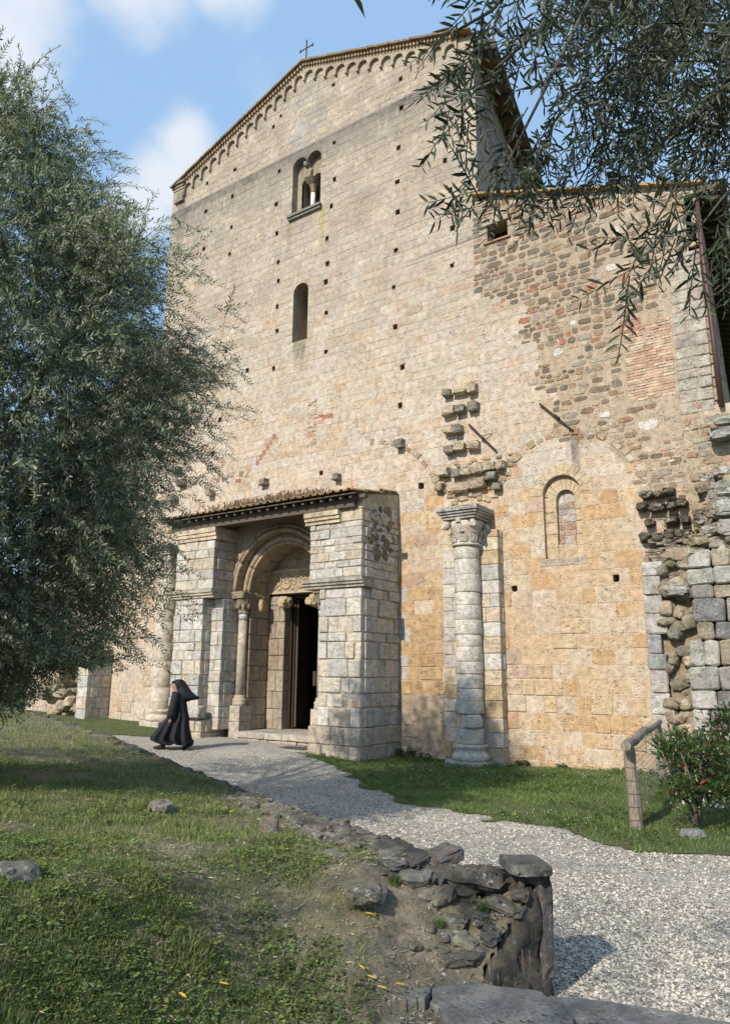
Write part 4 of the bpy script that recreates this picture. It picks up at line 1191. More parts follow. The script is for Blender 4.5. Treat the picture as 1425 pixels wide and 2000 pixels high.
# ---------------- right: torn buttress stub
mb = MB(); mb.box(0.70, 3.3, -.10, 0.0, -.4, 4.4, (0.34, 0.26, 0.17)); mb.box(1.7, 3.3, -.06, 0.0, 4.4, 7.3, (0.42, 0.34, 0.24)); butt = mb.obj('torn_buttress', MT['core'], church)
z = -.35
while z < 4.2:
    h = R.uniform(.32, .46); w = R.choice((.28, .42, .6, .36)) * (1 if z > .8 else .8)
    if z + h > 4.2: h = 4.25 - z
    mb = MB(); stone_poly(mb, Frame((0, -.28, 0), (1, 0, 0), (0, -1, 0)), rect_poly(.69, z + .006, .69 + w, z + h - .006, .008, .02), -.26, R.uniform(0, .03), .02, jit(R.choice([(0.33, 0.33, 0.33), (0.50, 0.46, 0.42), (0.52, 0.49, 0.46), (0.40, 0.37, 0.33)]), .1)); mb.obj('ashlar_block', MT['lichen'], butt); z += h
z = -.35
while z < 4.35:
    h = R.uniform(.28, .52)
    if z + h > 4.1: h = 4.4 - z
    a = 1.55 + R.uniform(-.08, .16); u = a
    while u < 3.2:
        w = R.uniform(.26, .62)
        mb = MB(); stone_poly(mb, Frame((0, -.42, 0), (1, 0, 0), (0, -1, 0)), rect_poly(u, z + .006, u + w - .014, z + h - .008, .016, .04), -.44, R.uniform(-.03, .05), .028, jit(R.choice([(0.21, 0.21, 0.21), (0.27, 0.26, 0.245), (0.36, 0.34, 0.31), (0.42, 0.395, 0.36), (0.33, 0.28, 0.21)]), .12)); mb.obj('ashlar_block', MT['lichen'], butt); u += w
    z += h
for k in range(84):
    z = R.uniform(-.1, 4.5); u = R.uniform(1.05, 1.62)
    mb = MB(); rock(mb, (u, -.12 - R.uniform(0, .14), z), (R.uniform(.09, .22), .16, R.uniform(.07, .17)), rz=R.uniform(-.3, .3), tilt=(R.uniform(-.3, .3), R.uniform(-.5, .5)), box=.6, amp=.2, col=jit(R.choice([(0.33, 0.26, 0.18), (0.26, 0.22, 0.16), (0.40, 0.33, 0.24), (0.2, 0.18, 0.14)]), .15)); mb.obj('core_stone', MT['core'] if R.random() < .6 else MT['lichen'], butt)
for k in range(80):
    z = R.uniform(4.2, 6.0); u = R.uniform(1.75, 3.1) - max(0, (z - 5.4)) * .0
    if u < 1.75 + (z - 4.3) * .16: continue
    s = R.uniform(.07, .19)
    mb = MB(); rock(mb, (u, -.12 - R.uniform(0, .14), z), (s * 1.15, .2, s * .7), rz=R.uniform(-.3, .3), tilt=(R.uniform(-.3, .3), R.uniform(-.4, .4)), box=.5, amp=.36, sub=3, col=jit(R.choice([(0.36, 0.33, 0.27), (0.24, 0.20, 0.15), (0.42, 0.39, 0.34), (0.40, 0.31, 0.21)]), .15)); mb.obj('core_stone', MT['lichen'], butt)
for (u, v, w, h) in ((2.62, 7.02, .5, .2), (2.5, 6.76, .5, .2), (2.5, 5.6, .5, .3), (2.45, 5.2, .5, .28), (2.5, 4.8, .5, .3), (1.35, 3.62, .42, .22)):
    mb = MB(); rock(mb, (u, -.30, v), (w / 2, .2, h / 2), box=.4, amp=.32, sub=3, col=jit((0.34, 0.33, 0.30), .15)); mb.obj('core_stone', MT['lichen'], butt)
for q in lay_courses(1.74, 3.28, 5.9, 7.28, (.09, .2), (.14, .4)):
    if R.random() < .2: continue
    mb = MB(); stone_poly(mb, Frame((0, -.06, 0), (1, 0, 0), (0, -1, 0)), rect_poly(q[0] + .01, q[1] + .01, q[2] - .01, q[3] - .01, .018, .04), -.04, R.uniform(.0, .03), .012, jit(R.choice([(0.42, 0.34, 0.25), (0.34, 0.27, 0.19), (0.46, 0.40, 0.31), (0.42, 0.24, 0.17), (0.30, 0.27, 0.22)]), .14)); mb.obj('core_stone', MT['core'], butt)
# thin flat stones high on the stub
mb = MB()
for k in range(170):
    u = R.uniform(.85, 2.3); z = R.uniform(3.7, 4.75)
    rock(mb, (u, -.14, z), (R.uniform(.05, .13), .07, R.uniform(.02, .05)), box=.6, amp=.2, sub=1, col=jit((0.24, 0.21, 0.17), .25))
tag(mb.obj('small_core_stones', MT['core'], butt), kind='stuff')

# ------------------------------------------------------------------ porch
porch = church
XL0, XL1, XR0, XR1 = -12.15, -10.60, -7.12, -5.50
def block_bevel(parent, name, x0, x1, y0, y1, z0, z1, mat, col, bev=.02, amp=0.0):
    mb = MB(); stone_poly(mb, Frame((0, y0, 0), (1, 0, 0), (0, -1, 0)), rect_poly(x0, z0, x1, z1, .006, .015), -(y1 - y0), 0, bev, col)
    return mb.obj(name, mat, parent)


# right pier
clad_box(church, 'porch_pier', -7.02, -5.47, -1.73, 0, -.12, .66, (.34, .40), (.35, .75), lambda: jit((0.49, 0.42, 0.33), .1), MT['white'], 'frl', pr=(0, .02), bev=.02)
clad_box(church, 'porch_pier', -6.76, -5.50, -1.70, 0, .66, 3.96, (.15, .46), (.18, .66), c_pier, MT['white'], 'frl', pr=(-.02, .035), bev=.016, gap=.011)
clad_box(church, 'porch_pier', XR0, XR1, -1.70, 0, 4.22, 5.62, (.14, .36), (.18, .66), c_pier, MT['white'], 'frl', pr=(-.018, .03), bev=.014, gap=.010)
clad_box(church, 'porch_pier', XR0, XR1, -1.68, 0, 5.62, 6.16, (.24, .3), (.3, .6), lambda: jit((0.55, 0.46, 0.34), .08), MT['white'], 'fr', bev=.014)
mb = MB(); mb.add([(XR1 - .3, -1.66, 6.15), (XR1, -1.66, 6.15), (XR1, 0, 6.15), (XR1 - .3, 0, 6.15), (XR1 - .3, -1.66, 6.26), (XR1, -1.66, 6.26), (XR1, 0, 6.62), (XR1 - .3, 0, 6.62)], [(4, 5, 6, 7), (0, 1, 5, 4), (1, 2, 6, 5), (3, 0, 4, 7)], (0.45, 0.36, 0.26)); mb.obj('gable_wedge', MT['core'], church)
# rubble infill on the side of the right pier
FR_ = Frame((XR1, 0, 0), (0, 1, 0), (1, 0, 0))
for k in range(46):
    a = R.uniform(-1.35, -.25); b = R.uniform(4.75, 6.25)
    if b > 5.9 + (a + 1.7) * .2: continue
    w, h = R.uniform(.06, .15), R.uniform(.06, .16)
    poly = [(a + w * math.cos(t) * R.uniform(.8, 1), b + h * math.sin(t) * R.uniform(.8, 1)) for t in [2 * PI * i / 8 for i in range(8)]]
    mb = MB(); stone_poly(mb, FR_, poly, -.05, .03 + R.uniform(0, .012), .012, jit(R.choice([(0.15, 0.12, 0.09), (0.2, 0.16, 0.11), (0.45, 0.45, 0.44), (0.26, 0.2, 0.14)]), .12)); mb.obj('rubble_stone', MT['core'], church)
# imposts and cornices
def moulding(name, x0, x1, z0, z1, y0, y1, out, mat, cols, nseg=3, right=True, left=True):
    xs = [x0 + (x1 - x0) * i / nseg for i in range(nseg + 1)]
    for i in range(nseg):
        a, b = xs[i] + (0 if i else -out * left), xs[i + 1] + (0 if i < nseg - 1 else out * right)
        c = jit(cols, .1); mb = MB(); z = z0; hh = z1 - z0
        mb.box(a, b - .006, y0 - out * .35, y1, z0, z0 + hh * .3, c); mb.box(a, b - .006, y0 - out * .7, y1, z0 + hh * .303, z0 + hh * .6, c); mb.box(a - .0, b - .006, y0 - out, y1, z0 + hh * .603, z1, c)
        mb.obj(name, mat, church)


clad_box(church, 'porch_pier', XR0, XR1, -1.68, 0, 3.962, 4.218, (.25, .26), (.3, .6), c_pier, MT['white'], 'fr', limit=0)
moulding('impost', XR0 - .02, XR1 - .02, 3.97, 4.21, -1.70, -1.3, .13, MT['lichen'], (0.40, 0.37, 0.31), 4)
moulding('cornice', XR0, XR0 + .98, 5.62, 5.93, -1.70, -1.1, .13, MT['white'], (0.54, 0.44, 0.30), 2, right=False)
# left pier
clad_box(church, 'porch_pier', -12.08, -10.74, -1.72, -.5, -.05, .62, (.3, .4), (.35, .8), lambda: jit((0.50, 0.43, 0.34), .1), MT['white'], 'frl', pr=(0, .03), bev=.03)
clad_box(church, 'porch_pier', -12.10, -10.92, -1.70, -.6, .62, 3.94, (.18, .44), (.18, .60), c_pier, MT['white'], 'frl', pr=(-.02, .03), bev=.014, gap=.010)
clad_box(church, 'porch_pier', -11.5, -10.47, -1.36, -.4, .36, 3.94, (.28, .42), (.22, .5), c_pier, MT['white'], 'fr', pr=(-.01, .015), bev=.012, gap=.009)
clad_box(church, 'porch_pier', XL0, XL1, -1.70, -.3, 4.20, 5.60, (.22, .34), (.25, .58), c_pier, MT['white'], 'frl', pr=(-.01, .018), bev=.014, gap=.009)
clad_box(church, 'porch_pier', XL0, XL1, -1.66, -.3, 5.96, 6.2, (.2, .3), (.4, .8), lambda: jit((0.42, 0.34, 0.25), .08), MT['white'], 'fr')
moulding('impost', -12.12, -10.62, 3.95, 4.19, -1.70, -.8, .12, MT['lichen'], (0.46, 0.41, 0.33), 4)
moulding('cornice', XL0, XL1, 5.61, 5.95, -1.70, -.8, .10, MT['white'], (0.54, 0.45, 0.33), 3)
for (x, y, z, a, b, c) in ((-11.0, -1.74, .84, .30, .16, .17), (-11.5, -1.72, .80, .16, .12, .2), (-11.9, -1.72, .25, .2, .1, .2)):
    mb = MB(); rock(mb, (x, y, z), (a, b, c), box=.35, amp=.08, col=c_pier()); mb.obj('worn_block', MT['white'], church)

# portal: side walls of the recess and jambs
CX = -8.83
for sg in (-1, 1):
    xi = CX + sg * 1.29
    fr = Frame((xi, 0, 0), (0, 1, 0), (-sg, 0, 0))
    for q in lay_courses(-.62, .17, .33, 4.0, (.38, .5), (.3, .55)):
        mb = MB(); stone_poly(mb, fr, rect_poly(q[0] + .007, q[1] + .008, q[2] - .007, q[3] - .008, .003, .01), -.2, R.uniform(0, .012), .010, jit((0.34, 0.28, 0.215), .14)); mb.obj('jamb_stone', MT['facade'], church)  # jamb tone lowered, shade of the recess put into the colour
    fj = Frame((0, .17, 0), (1, 0, 0), (0, -1, 0))
    j0, j1 = sorted((xi, CX + sg * .62 - .05))
    for q in lay_courses(j0, j1, .33, 4.1, (.4, .6), (.3, .6)):
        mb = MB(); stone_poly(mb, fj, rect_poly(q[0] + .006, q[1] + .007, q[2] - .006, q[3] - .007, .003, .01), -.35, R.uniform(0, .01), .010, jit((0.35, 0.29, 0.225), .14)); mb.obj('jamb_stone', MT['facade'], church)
    # front of the step behind the shaft, shaft, base and capital
    xs = CX + sg * 1.45; ys = -.74
    cc = (0.46, 0.39, 0.29)
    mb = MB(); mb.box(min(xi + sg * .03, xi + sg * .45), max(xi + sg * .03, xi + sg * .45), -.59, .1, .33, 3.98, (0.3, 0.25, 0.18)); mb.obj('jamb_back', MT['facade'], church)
    for q in lay_courses(min(xs - .2, xs + .2), max(xs - .2, xs + .2), .02, 1.0, (.42, .55), (.5, .6)):
        mb = MB(); stone_poly(mb, Frame((0, -.95, 0), (1, 0, 0), (0, -1, 0)), rect_poly(q[0], q[1] + .004, q[2], q[3] - .004, .003, .01), -.5, 0, .012, jit((0.46, 0.40, 0.32), .08)); mb.obj('pedestal_block', MT['white'], church)
    mb = MB(); lathe(mb, xs, ys, [(.20, 1.0), (.20, 1.07), (.185, 1.09), (.205, 1.13), (.19, 1.18), (.155, 1.21), (.165, 1.25), (.14, 1.28)], 20, cc, .004); mb.obj('shaft_base', MT['white'], church, True)
    mb = MB(); lathe(mb, xs, ys, [(.135, 1.28), (.13, 2.4), (.125, 3.36)], 20, (0.50, 0.44, 0.35), .003); mb.obj('shaft', MT['white'], church, True)
    mb = MB(); lathe(mb, xs, ys, [(.132, 3.36), (.128, 3.54)], 20, (0.56, 0.55, 0.52)); mb.obj('shaft_ring', MT['white'], church, True)
    mb = MB(); lathe(mb, xs, ys, [(.15, 3.54), (.16, 3.57), (.14, 3.60), (.16, 3.72), (.22, 3.86), (.25, 3.95)], 16, (0.30, 0.25, 0.18), .07)
    for k in range(8):
        a = 2 * PI * k / 8; rock(mb, (xs + .19 * math.cos(a), ys + .19 * math.sin(a), 3.76), (.05, .05, .09), amp=.3, sub=1, col=(0.3, 0.25, 0.18))
    mb.obj('capital', MT['core'], church)
    # weathered impost frieze
    for k in range(5):
        a = -1.0 + k * .24
        mb = MB(); x0, x1 = sorted((xi - sg * .06, xi + sg * .5)); rock(mb, ((x0 + x1) / 2, a + .1, 4.06), ((x1 - x0) / 2, .13, .11), box=.3, amp=.12, col=jit((0.30, 0.25, 0.18), .12)); mb.obj('frieze_block', MT['core'], church)
    mb = MB(); rock(mb, (CX + sg * .56, .04, 3.90), (.20, .22, .17), box=.8, amp=.3, sub=3, col=(0.50, 0.40, 0.26)); rock(mb, (CX + sg * .50, -.12, 3.86), (.13, .12, .12), amp=.35, sub=2, col=(0.5, 0.4, 0.26)); mb.obj('carved_bracket', MT['facade'], church)
    mb = MB(); rock(mb, (xi - sg * .08, -.25, 3.80), (.10, .12, .17), amp=.35, sub=2, col=(0.50, 0.38, 0.22)); mb.obj('carved_bracket', MT['facade'], church)

# archivolts: rings of voussoirs
ZS = 4.15
def ring(name, y0, y1, r0, r1, n, colf, mat=MT['facade'], gap=.012):
    for i in range(n):
        a, b = PI * i / n + gap / r1, PI * (i + 1) / n - gap / r1
        vs_ = []
        st = 3
        for k in range(st + 1):
            t = a + (b - a) * k / st
            for (rr_, yy) in ((r0, y0), (r1, y0), (r1, y1), (r0, y1)):
                vs_.append((CX + rr_ * math.cos(t), yy, ZS + rr_ * math.sin(t)))
        fs_ = [(0, 1, 2, 3), tuple(4 * st + q for q in (3, 2, 1, 0))]
        for k in range(st):
            for q in range(4): fs_.append((4 * k + q, 4 * k + (q + 1) % 4, 4 * k + 4 + (q + 1) % 4, 4 * k + 4 + q))
        mb = MB(); mb.add(vs_, fs_, colf()); mb.obj(name, mat, church)


cv = lambda: jit((0.37, 0.295, 0.205), .12)  # portal stone darkened, the recess shade is in this colour
ring('voussoir', -.87, -.3, 1.62, 1.86, 11, cv)
ring('voussoir', -.65, -.3, 1.32, 1.618, 11, cv)
ring('soffit_stone', -.645, -.24, 1.325, 1.6, 12, cv)
ring('soffit_stone', -.235, .16, 1.325, 1.6, 12, cv)
for (rad, yy, tr) in ((1.80, -.90, .035), (1.68, -.90, .062), (1.655, -.80, .045), (1.46, -.68, .075), (1.345, -.66, .045)):
    for i in range(6):
        a, b = PI * i / 6 + .006, PI * (i + 1) / 6 - .006
        mb = MB(); tube(mb, [(CX + rad * math.cos(a + (b - a) * k / 6), yy, ZS + rad * math.sin(a + (b - a) * k / 6)) for k in range(7)], tr, 8, cv()); mb.obj('roll_moulding', MT['facade'], church, True)
# wall round the archivolts
mb = MB(); n = 24
for i in range(n):
    a, b = PI * i / n, PI * (i + 1) / n
    xa, xb = CX + 1.86 * math.cos(a), CX + 1.86 * math.cos(b); ta = 6.42
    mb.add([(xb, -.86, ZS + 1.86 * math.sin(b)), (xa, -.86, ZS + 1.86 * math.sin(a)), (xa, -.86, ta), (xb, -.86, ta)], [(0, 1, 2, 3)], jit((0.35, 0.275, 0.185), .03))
mb.obj('portal_wall', MT['facade'], church)
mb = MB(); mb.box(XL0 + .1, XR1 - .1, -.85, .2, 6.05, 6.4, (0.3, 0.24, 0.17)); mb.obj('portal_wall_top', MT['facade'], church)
# tympanum stones above the lintel
ty = [q for q in lay_courses(CX - 1.33, CX + 1.33, 4.86, 5.5, (.28, .36), (.45, .8))]
for q in ty:
    pts = rect_poly(q[0] + .004, q[1] + .004, q[2] - .004, q[3] - .004, .002, .006)
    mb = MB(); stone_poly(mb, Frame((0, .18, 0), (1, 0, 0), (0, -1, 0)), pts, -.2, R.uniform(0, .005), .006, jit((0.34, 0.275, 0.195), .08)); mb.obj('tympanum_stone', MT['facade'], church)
lint = MB(); lint.box(CX - 1.33, CX + 1.33, .10, .5, 4.16, 4.22, (0.5, 0.42, 0.3)); lint.box(CX - 1.33, CX + 1.33, .13, .5, 4.22, 4.80, (0.43, 0.355, 0.24)); lint.box(CX - 1.33, CX + 1.33, .10, .5, 4.80, 4.86, (0.5, 0.42, 0.3))  # lintel darkened too, recess shade put into its tone
lintel = lint.obj('carved_lintel', MT['facade'], church)
for k, x in enumerate((-9.95, -9.45, -8.9, -8.35, -7.85)):
    mb = MB(); cr = (0.45, 0.375, 0.26)
    tube(mb, [(x + .20 * math.cos(t), .12, 4.51 + .20 * math.sin(t)) for t in [2 * PI * i / 16 for i in range(17)]], .028, 6, cr)
    tube(mb, [(x + (.13 - .012 * i) * math.cos(i * .6), .12, 4.51 + (.13 - .012 * i) * math.sin(i * .6)) for i in range(9)], .022, 5, cr)
    for q in range(4): rock(mb, (x + R.uniform(-.06, .06) + .25, .13, 4.30 + q * .13), (.06, .03, .05), amp=.3, sub=1, col=cr)
    mb.obj('scroll_relief', MT['facade'], lintel, True)

# door: timber frame, one leaf standing open, dark inside
mb = MB(); mb.box(CX - .66, CX - .60, .42, .52, .33, 4.1); mb.box(CX - .66, CX + .66, .42, .52, 4.02, 4.14); doorf = mb.obj('door_frame', MT['darkwood'], church)
mb = MB(); mb.box(CX + .50, CX + .60, .30, .52, .33, 4.1); mb.obj('door_post', MT['redwood'], church)
mb = MB(); mb.box(CX - .60, CX - .53, .50, 1.2, .34, 4.0)
dl = mb.obj('door_leaf', MT['darkwood'], church)
for k in range(4):
    mb = MB(); mb.box(CX - .53, CX - .51, .58, 1.12, .5 + k * .88, 1.25 + k * .88); mb.obj('door_panel', MT['darkwood'], dl)
mb = MB(); mb.box(CX + .44, CX + .50, .52, 1.15, .34, 4.0); dl2 = mb.obj('door_leaf', MT['redwood'], church)
mb = MB(); tube(mb, [(CX - .5, .56, .40), (CX - .5, .56, 4.0)], .03, 6); mb.obj('door_stile', MT['wood'], church)
mb = MB(); mb.box(CX + .33, CX + .44, .28, .30, 1.55, 1.95); mb.obj('lock_plate', MT['iron'], church)
mb = MB()
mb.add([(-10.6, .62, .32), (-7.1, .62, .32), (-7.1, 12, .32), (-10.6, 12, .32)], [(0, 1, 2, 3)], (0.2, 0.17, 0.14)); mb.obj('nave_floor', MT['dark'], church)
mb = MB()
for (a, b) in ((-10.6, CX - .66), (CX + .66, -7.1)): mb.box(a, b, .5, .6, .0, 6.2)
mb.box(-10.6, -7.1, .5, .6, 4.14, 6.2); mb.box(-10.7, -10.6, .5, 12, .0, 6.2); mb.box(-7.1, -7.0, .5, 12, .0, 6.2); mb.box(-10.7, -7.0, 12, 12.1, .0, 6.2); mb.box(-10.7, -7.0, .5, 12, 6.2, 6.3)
mb.obj('nave_interior_box', MT['dark'], church)  # closed box behind the door, coloured dark to stand for the unlit nave
# threshold step
for q in lay_courses(-10.08, -7.05, .17, .33, (.155, .16), (.5, 1.1)):
    mb = MB(); stone_poly(mb, Frame((0, -1.04, 0), (1, 0, 0), (0, -1, 0)), rect_poly(q[0] + .004, q[1], q[2] - .004, q[3], .004, .012), -1.7, 0, .02, jit((0.46, 0.42, 0.36), .08)); mb.obj('step_slab', MT['white'], church)
for q in lay_courses(-10.05, -7.05, -.02, .16, (.08, .10), (.25, .7)):
    mb = MB(); stone_poly(mb, Frame((0, -.99, 0), (1, 0, 0), (0, -1, 0)), rect_poly(q[0] + .006, q[1] + .004, q[2] - .006, q[3] - .004, .006, .012), -.3, R.uniform(0, .03), .02, jit((0.42, 0.36, 0.29), .12)); mb.obj('riser_stone', MT['core'], church)
mb = MB(); mb.box(-10.55, -7.0, -1.82, -.95, -.02, .06, (0.42, 0.38, 0.31)); mb.obj('paving_slab', MT['white'], church)
mb = MB(); mb.box(-9.98, -7.25, -1.62, -1.16, .062, .080)
matt = mb.obj('door_mat', MT['mat']); matt.location = tuple(O_CH); matt.rotation_euler = (0, 0, RZ_CH)
tag(matt, 'long flat grey door mat lying before the step of the church portal', 'door mat')

# porch roof
def rz(y): return 6.62 + y * 0.185
mb = MB(); mb.box(-12.35, -5.66, -1.80, -1.56, 5.95, 6.17); mb.obj('front_beam', MT['wood'], church)
mb = MB(); mb.box(-5.75, -4.95 - .35, -1.86, -1.74, 6.13, 6.22); mb.obj('beam_end', MT['wood'], church)
mb = MB(); mb.add([(-12.5, -2.04, rz(-2.04) - .03), (-5.48, -2.04, rz(-2.04) - .03), (-5.48, 0.0, rz(0) - .03), (-12.5, 0.0, rz(0) - .03), (-12.5, -2.04, rz(-2.04)), (-5.48, -2.04, rz(-2.04)), (-5.48, 0.0, rz(0)), (-12.5, 0, rz(0))], [(0, 3, 2, 1), (4, 5, 6, 7), (0, 1, 5, 4), (1, 2, 6, 5), (2, 3, 7, 6), (3, 0, 4, 7)]); mb.obj('porch_roof', MT['wood'], church)
for k in range(23):
    x = -12.35 + k * .302
    mb = MB(); mb.add([(x, -1.98, rz(-1.98) - .12), (x + .08, -1.98, rz(-1.98) - .12), (x + .08, -.9, rz(-.9) - .12), (x, -.9, rz(-.9) - .12), (x, -1.98, rz(-1.98) - .032), (x + .08, -1.98, rz(-1.98) - .032), (x + .08, -.9, rz(-.9) - .032), (x, -.9, rz(-.9) - .032)], [(0, 3, 2, 1), (4, 5, 6, 7), (0, 1, 5, 4), (1, 2, 6, 5), (2, 3, 7, 6), (3, 0, 4, 7)]); mb.obj('rafter', MT['wood'], church)
nt_ = 29
for i in range(nt_):
    x = -12.48 + i * .241
    for (kind, off) in (('pan', 0), ('cover', .12)):
        for rw in range(3):
            ya = -2.12 + rw * .72; yb = ya + .80
            if kind == 'pan' and rw > 0: continue
            xx = x + off + R.uniform(-.012, .012); dz = R.uniform(0, .02)
            mb = MB(); vs_ = []; fs_ = []; m_ = 6
            for (yy, r_, lift) in ((ya, .088, 0.045), (yb, .070, 0.012)):
                for rr_ in (r_, r_ - .016):
                    for k in range(m_ + 1):
                        a = PI * k / m_
                        zz = (math.sin(a) * rr_ * .8 if kind == 'cover' else -math.sin(a) * rr_ * .5 + .05)
                        vs_.append((xx + rr_ * math.cos(a), yy, rz(yy) + zz + lift + dz))
            M1 = m_ + 1
            for k in range(m_):
                fs_ += [(k, k + 1, 2 * M1 + k + 1, 2 * M1 + k), (M1 + k, 3 * M1 + k, 3 * M1 + k + 1, M1 + k + 1), (k, M1 + k, M1 + k + 1, k + 1)]
            mb.add(vs_, fs_, jit(R.choice([(0.24, 0.17, 0.11), (0.28, 0.20, 0.13), (0.22, 0.18, 0.13)]), .15)); mb.obj('roof_tile', MT['tile'], church)
# dead red-brown stonecrop on the tiles
wd = MB()
for k in range(900):
    x = R.triangular(-11.9, -6.5, -8.2); y = R.uniform(-1.9, -.4)
    if vnoise(x, y, 2.2) < .34: continue
    h = R.uniform(.10, .32); z = rz(y) + .05
    tube(wd, [(x, y, z), (x + R.uniform(-.03, .03), y, z + h * .6), (x + R.uniform(-.06, .06), y + R.uniform(-.03, .03), z + h)], [.012, .010, .016], 4, jit(R.choice([(0.17, 0.10, 0.07), (0.24, 0.17, 0.11), (0.13, 0.09, 0.06)]), .2))
w_o = wd.obj('dry_stonecrop', MT['dry']); w_o.location = tuple(O_CH); w_o.rotation_euler = (0, 0, RZ_CH)
tag(w_o, 'dead reddish stonecrop stalks growing on the tiles of the porch roof', 'dry plants', kind='stuff')

# ------------------------------------------------------------------ retaining wall along the path
rwall = empty('retaining_wall', (1.05, 5.0, 0)); tag(rwall, 'low dark rough stone retaining wall curving along the gravel path', 'stone wall')
def rk(name, c, s, mat='rock', parent=rwall, **kw):
    mb = MB(); rock(mb, (c[0] - parent.location.x, c[1] - parent.location.y, c[2] - parent.location.z), s, **kw); return mb.obj(name, MT[mat], parent, smooth=False)


core = MB()
for i in range(len(WP) - 1):
    a, b = WP[i], WP[i + 1]; L_ = math.hypot(*(b - a)[:2]); n_ = max(1, int(L_ / .34))
    d = (b - a)[:2] / L_; nrm = np.array([d[1], -d[0]])
    ang = math.atan2(d[1], d[0])
    for k in range(n_):
        t = (k + .5) / n_; p = a + (b - a) * t
        near = p[1] < 9.5
        if p[1] < 5.55: continue
        for q in range(3 if near else 2):                       # face courses on the gravel side, cap on top
            hz = p[2] * (.2 + .30 * q) if near else p[2] * (.3 + .45 * q)
            off = -.14 + R.uniform(-.04, .04)
            c = (p[0] + nrm[0] * off + R.uniform(-.05, .05), p[1] + nrm[1] * off, hz + R.uniform(-.03, .02))
            top = q == (2 if near else 1)
            if top: c = (c[0], c[1], p[2] - .035)
            if R.random() < .35: continue
            rk('wall_stone', c, (.20 * R.uniform(.6, 1.15), .15 * R.uniform(.8, 1.2), (.055 if top else .12) * R.uniform(.7, 1.1)), rz=ang + R.uniform(-.3, .3), tilt=(R.uniform(-.2, .2), R.uniform(-.2, .2)), box=.55, amp=.28, sub=3 if near else 2, col=jit((0.11, 0.098, 0.08), .25))
        if near or k % 2 == 0:
            rk('wall_stone', (p[0] - nrm[0] * R.uniform(.30, .52), p[1] - nrm[1] * .38, p[2] - .09 + R.uniform(-.03, .03)), (.16 * R.uniform(.5, 1.2), .11, .06), rz=R.uniform(0, 3), tilt=(R.uniform(-.3, .3), R.uniform(-.3, .3)), box=.6, amp=.28, sub=3 if near else 2, col=jit((0.13, 0.115, 0.09), .25))
# continuous rough mass of the wall (mortared rubble), with stones bedded on it
PATH = [tuple(p) for p in WP[::-1][1:]] + [(1.17, 5.00, .74), (1.06, 4.94, .63), (.94, 4.88, .49), (.82, 4.82, .36), (.70, 4.77, .22), (.58, 4.73, .16)]
pp = []; 
for i in range(len(PATH) - 1):
    a, b = np.array(PATH[i]), np.array(PATH[i + 1]); L_ = np.hypot(*(b - a)[:2]); st = .035 if a[1] < 8 else .10
    for k in range(max(1, int(L_ / st))): pp.append(a + (b - a) * k / max(1, int(L_ / st)))
pp = np.array(pp); tg = np.gradient(pp[:, :2], axis=0)
for _ in range(6): tg[1:-1] = (tg[:-2] + tg[1:-1] + tg[2:]) / 3
tg /= np.linalg.norm(tg, axis=1, keepdims=True)
nr_ = np.stack([-tg[:, 1], tg[:, 0]], 1)                      # points to the mound side? fixed below
prof = [(0.02, -.15), (0.03, .1), (.025, .28), (.02, .46), (.015, .64), (.01, .8), (.0, .93), (-.04, 1.0), (-.08, 1.005), (-.12, 1.0), (-.17, .99), (-.22, .98), (-.28, .95), (-.34, .88)]
V = []; Cc = []
for i in range(len(pp)):
    x, y, h = pp[i]; n_ = -nr_[i]; wf = 1 - .55 * float(sm(y, 7.0, 9.5)); wf *= (.22 if i >= np.argmax(pp[:, 0]) else 1 - .55 * float(sm(x, .3, .9)))
    if n_ @ (np.array([x, y]) - np.array([-3.0, 6.5])) < 0 and y < 9: n_ = -n_
    for k, (o_, f) in enumerate(prof):
        q = Vector((x + n_[0] * o_ * wf, y + n_[1] * o_ * wf, h * f - (1 - wf) * .05))
        ret = i >= np.argmax(pp[:, 0])
        if ret: q2 = Vector((q.x * 1.8, q.y * 1.8, q.z * .6))
        else: q2 = q
        d1 = noise.noise(q2 * 5.5) * .028 + noise.noise(q2 * 14) * .022 + noise.noise(q * 33) * .012
        v_ = noise.voronoi(q * 4.2)[0]; d2 = min(.05, (v_[1] - v_[0]) * .09) - .02
        dd = (d1 + d2) * (1.0 if k < 12 else .3) * (1.9 if ret else 1)
        if k < 7: V.append((q.x + n_[0] * dd, q.y + n_[1] * dd, q.z + dd * .4))
        else: V.append((q.x + n_[0] * dd * .4, q.y + n_[1] * dd * .4, q.z + dd))
        Cc.append(np.array([.085, .077, .064]) * (1 + .6 * noise.noise(q * 7)) if (v_[1] - v_[0]) > .1 else np.array([.13, .11, .085]))
nl = len(prof); Fq = [(i * nl + k, i * nl + k + 1, (i + 1) * nl + k + 1, (i + 1) * nl + k) for i in range(len(pp) - 1) for k in range(nl - 1)]
off_ = np.array(rwall.location)
np_mesh('wall_core', np.array(V) - off_, Fq, MT['rock'], np.clip(np.array(Cc), .01, 1), rwall)

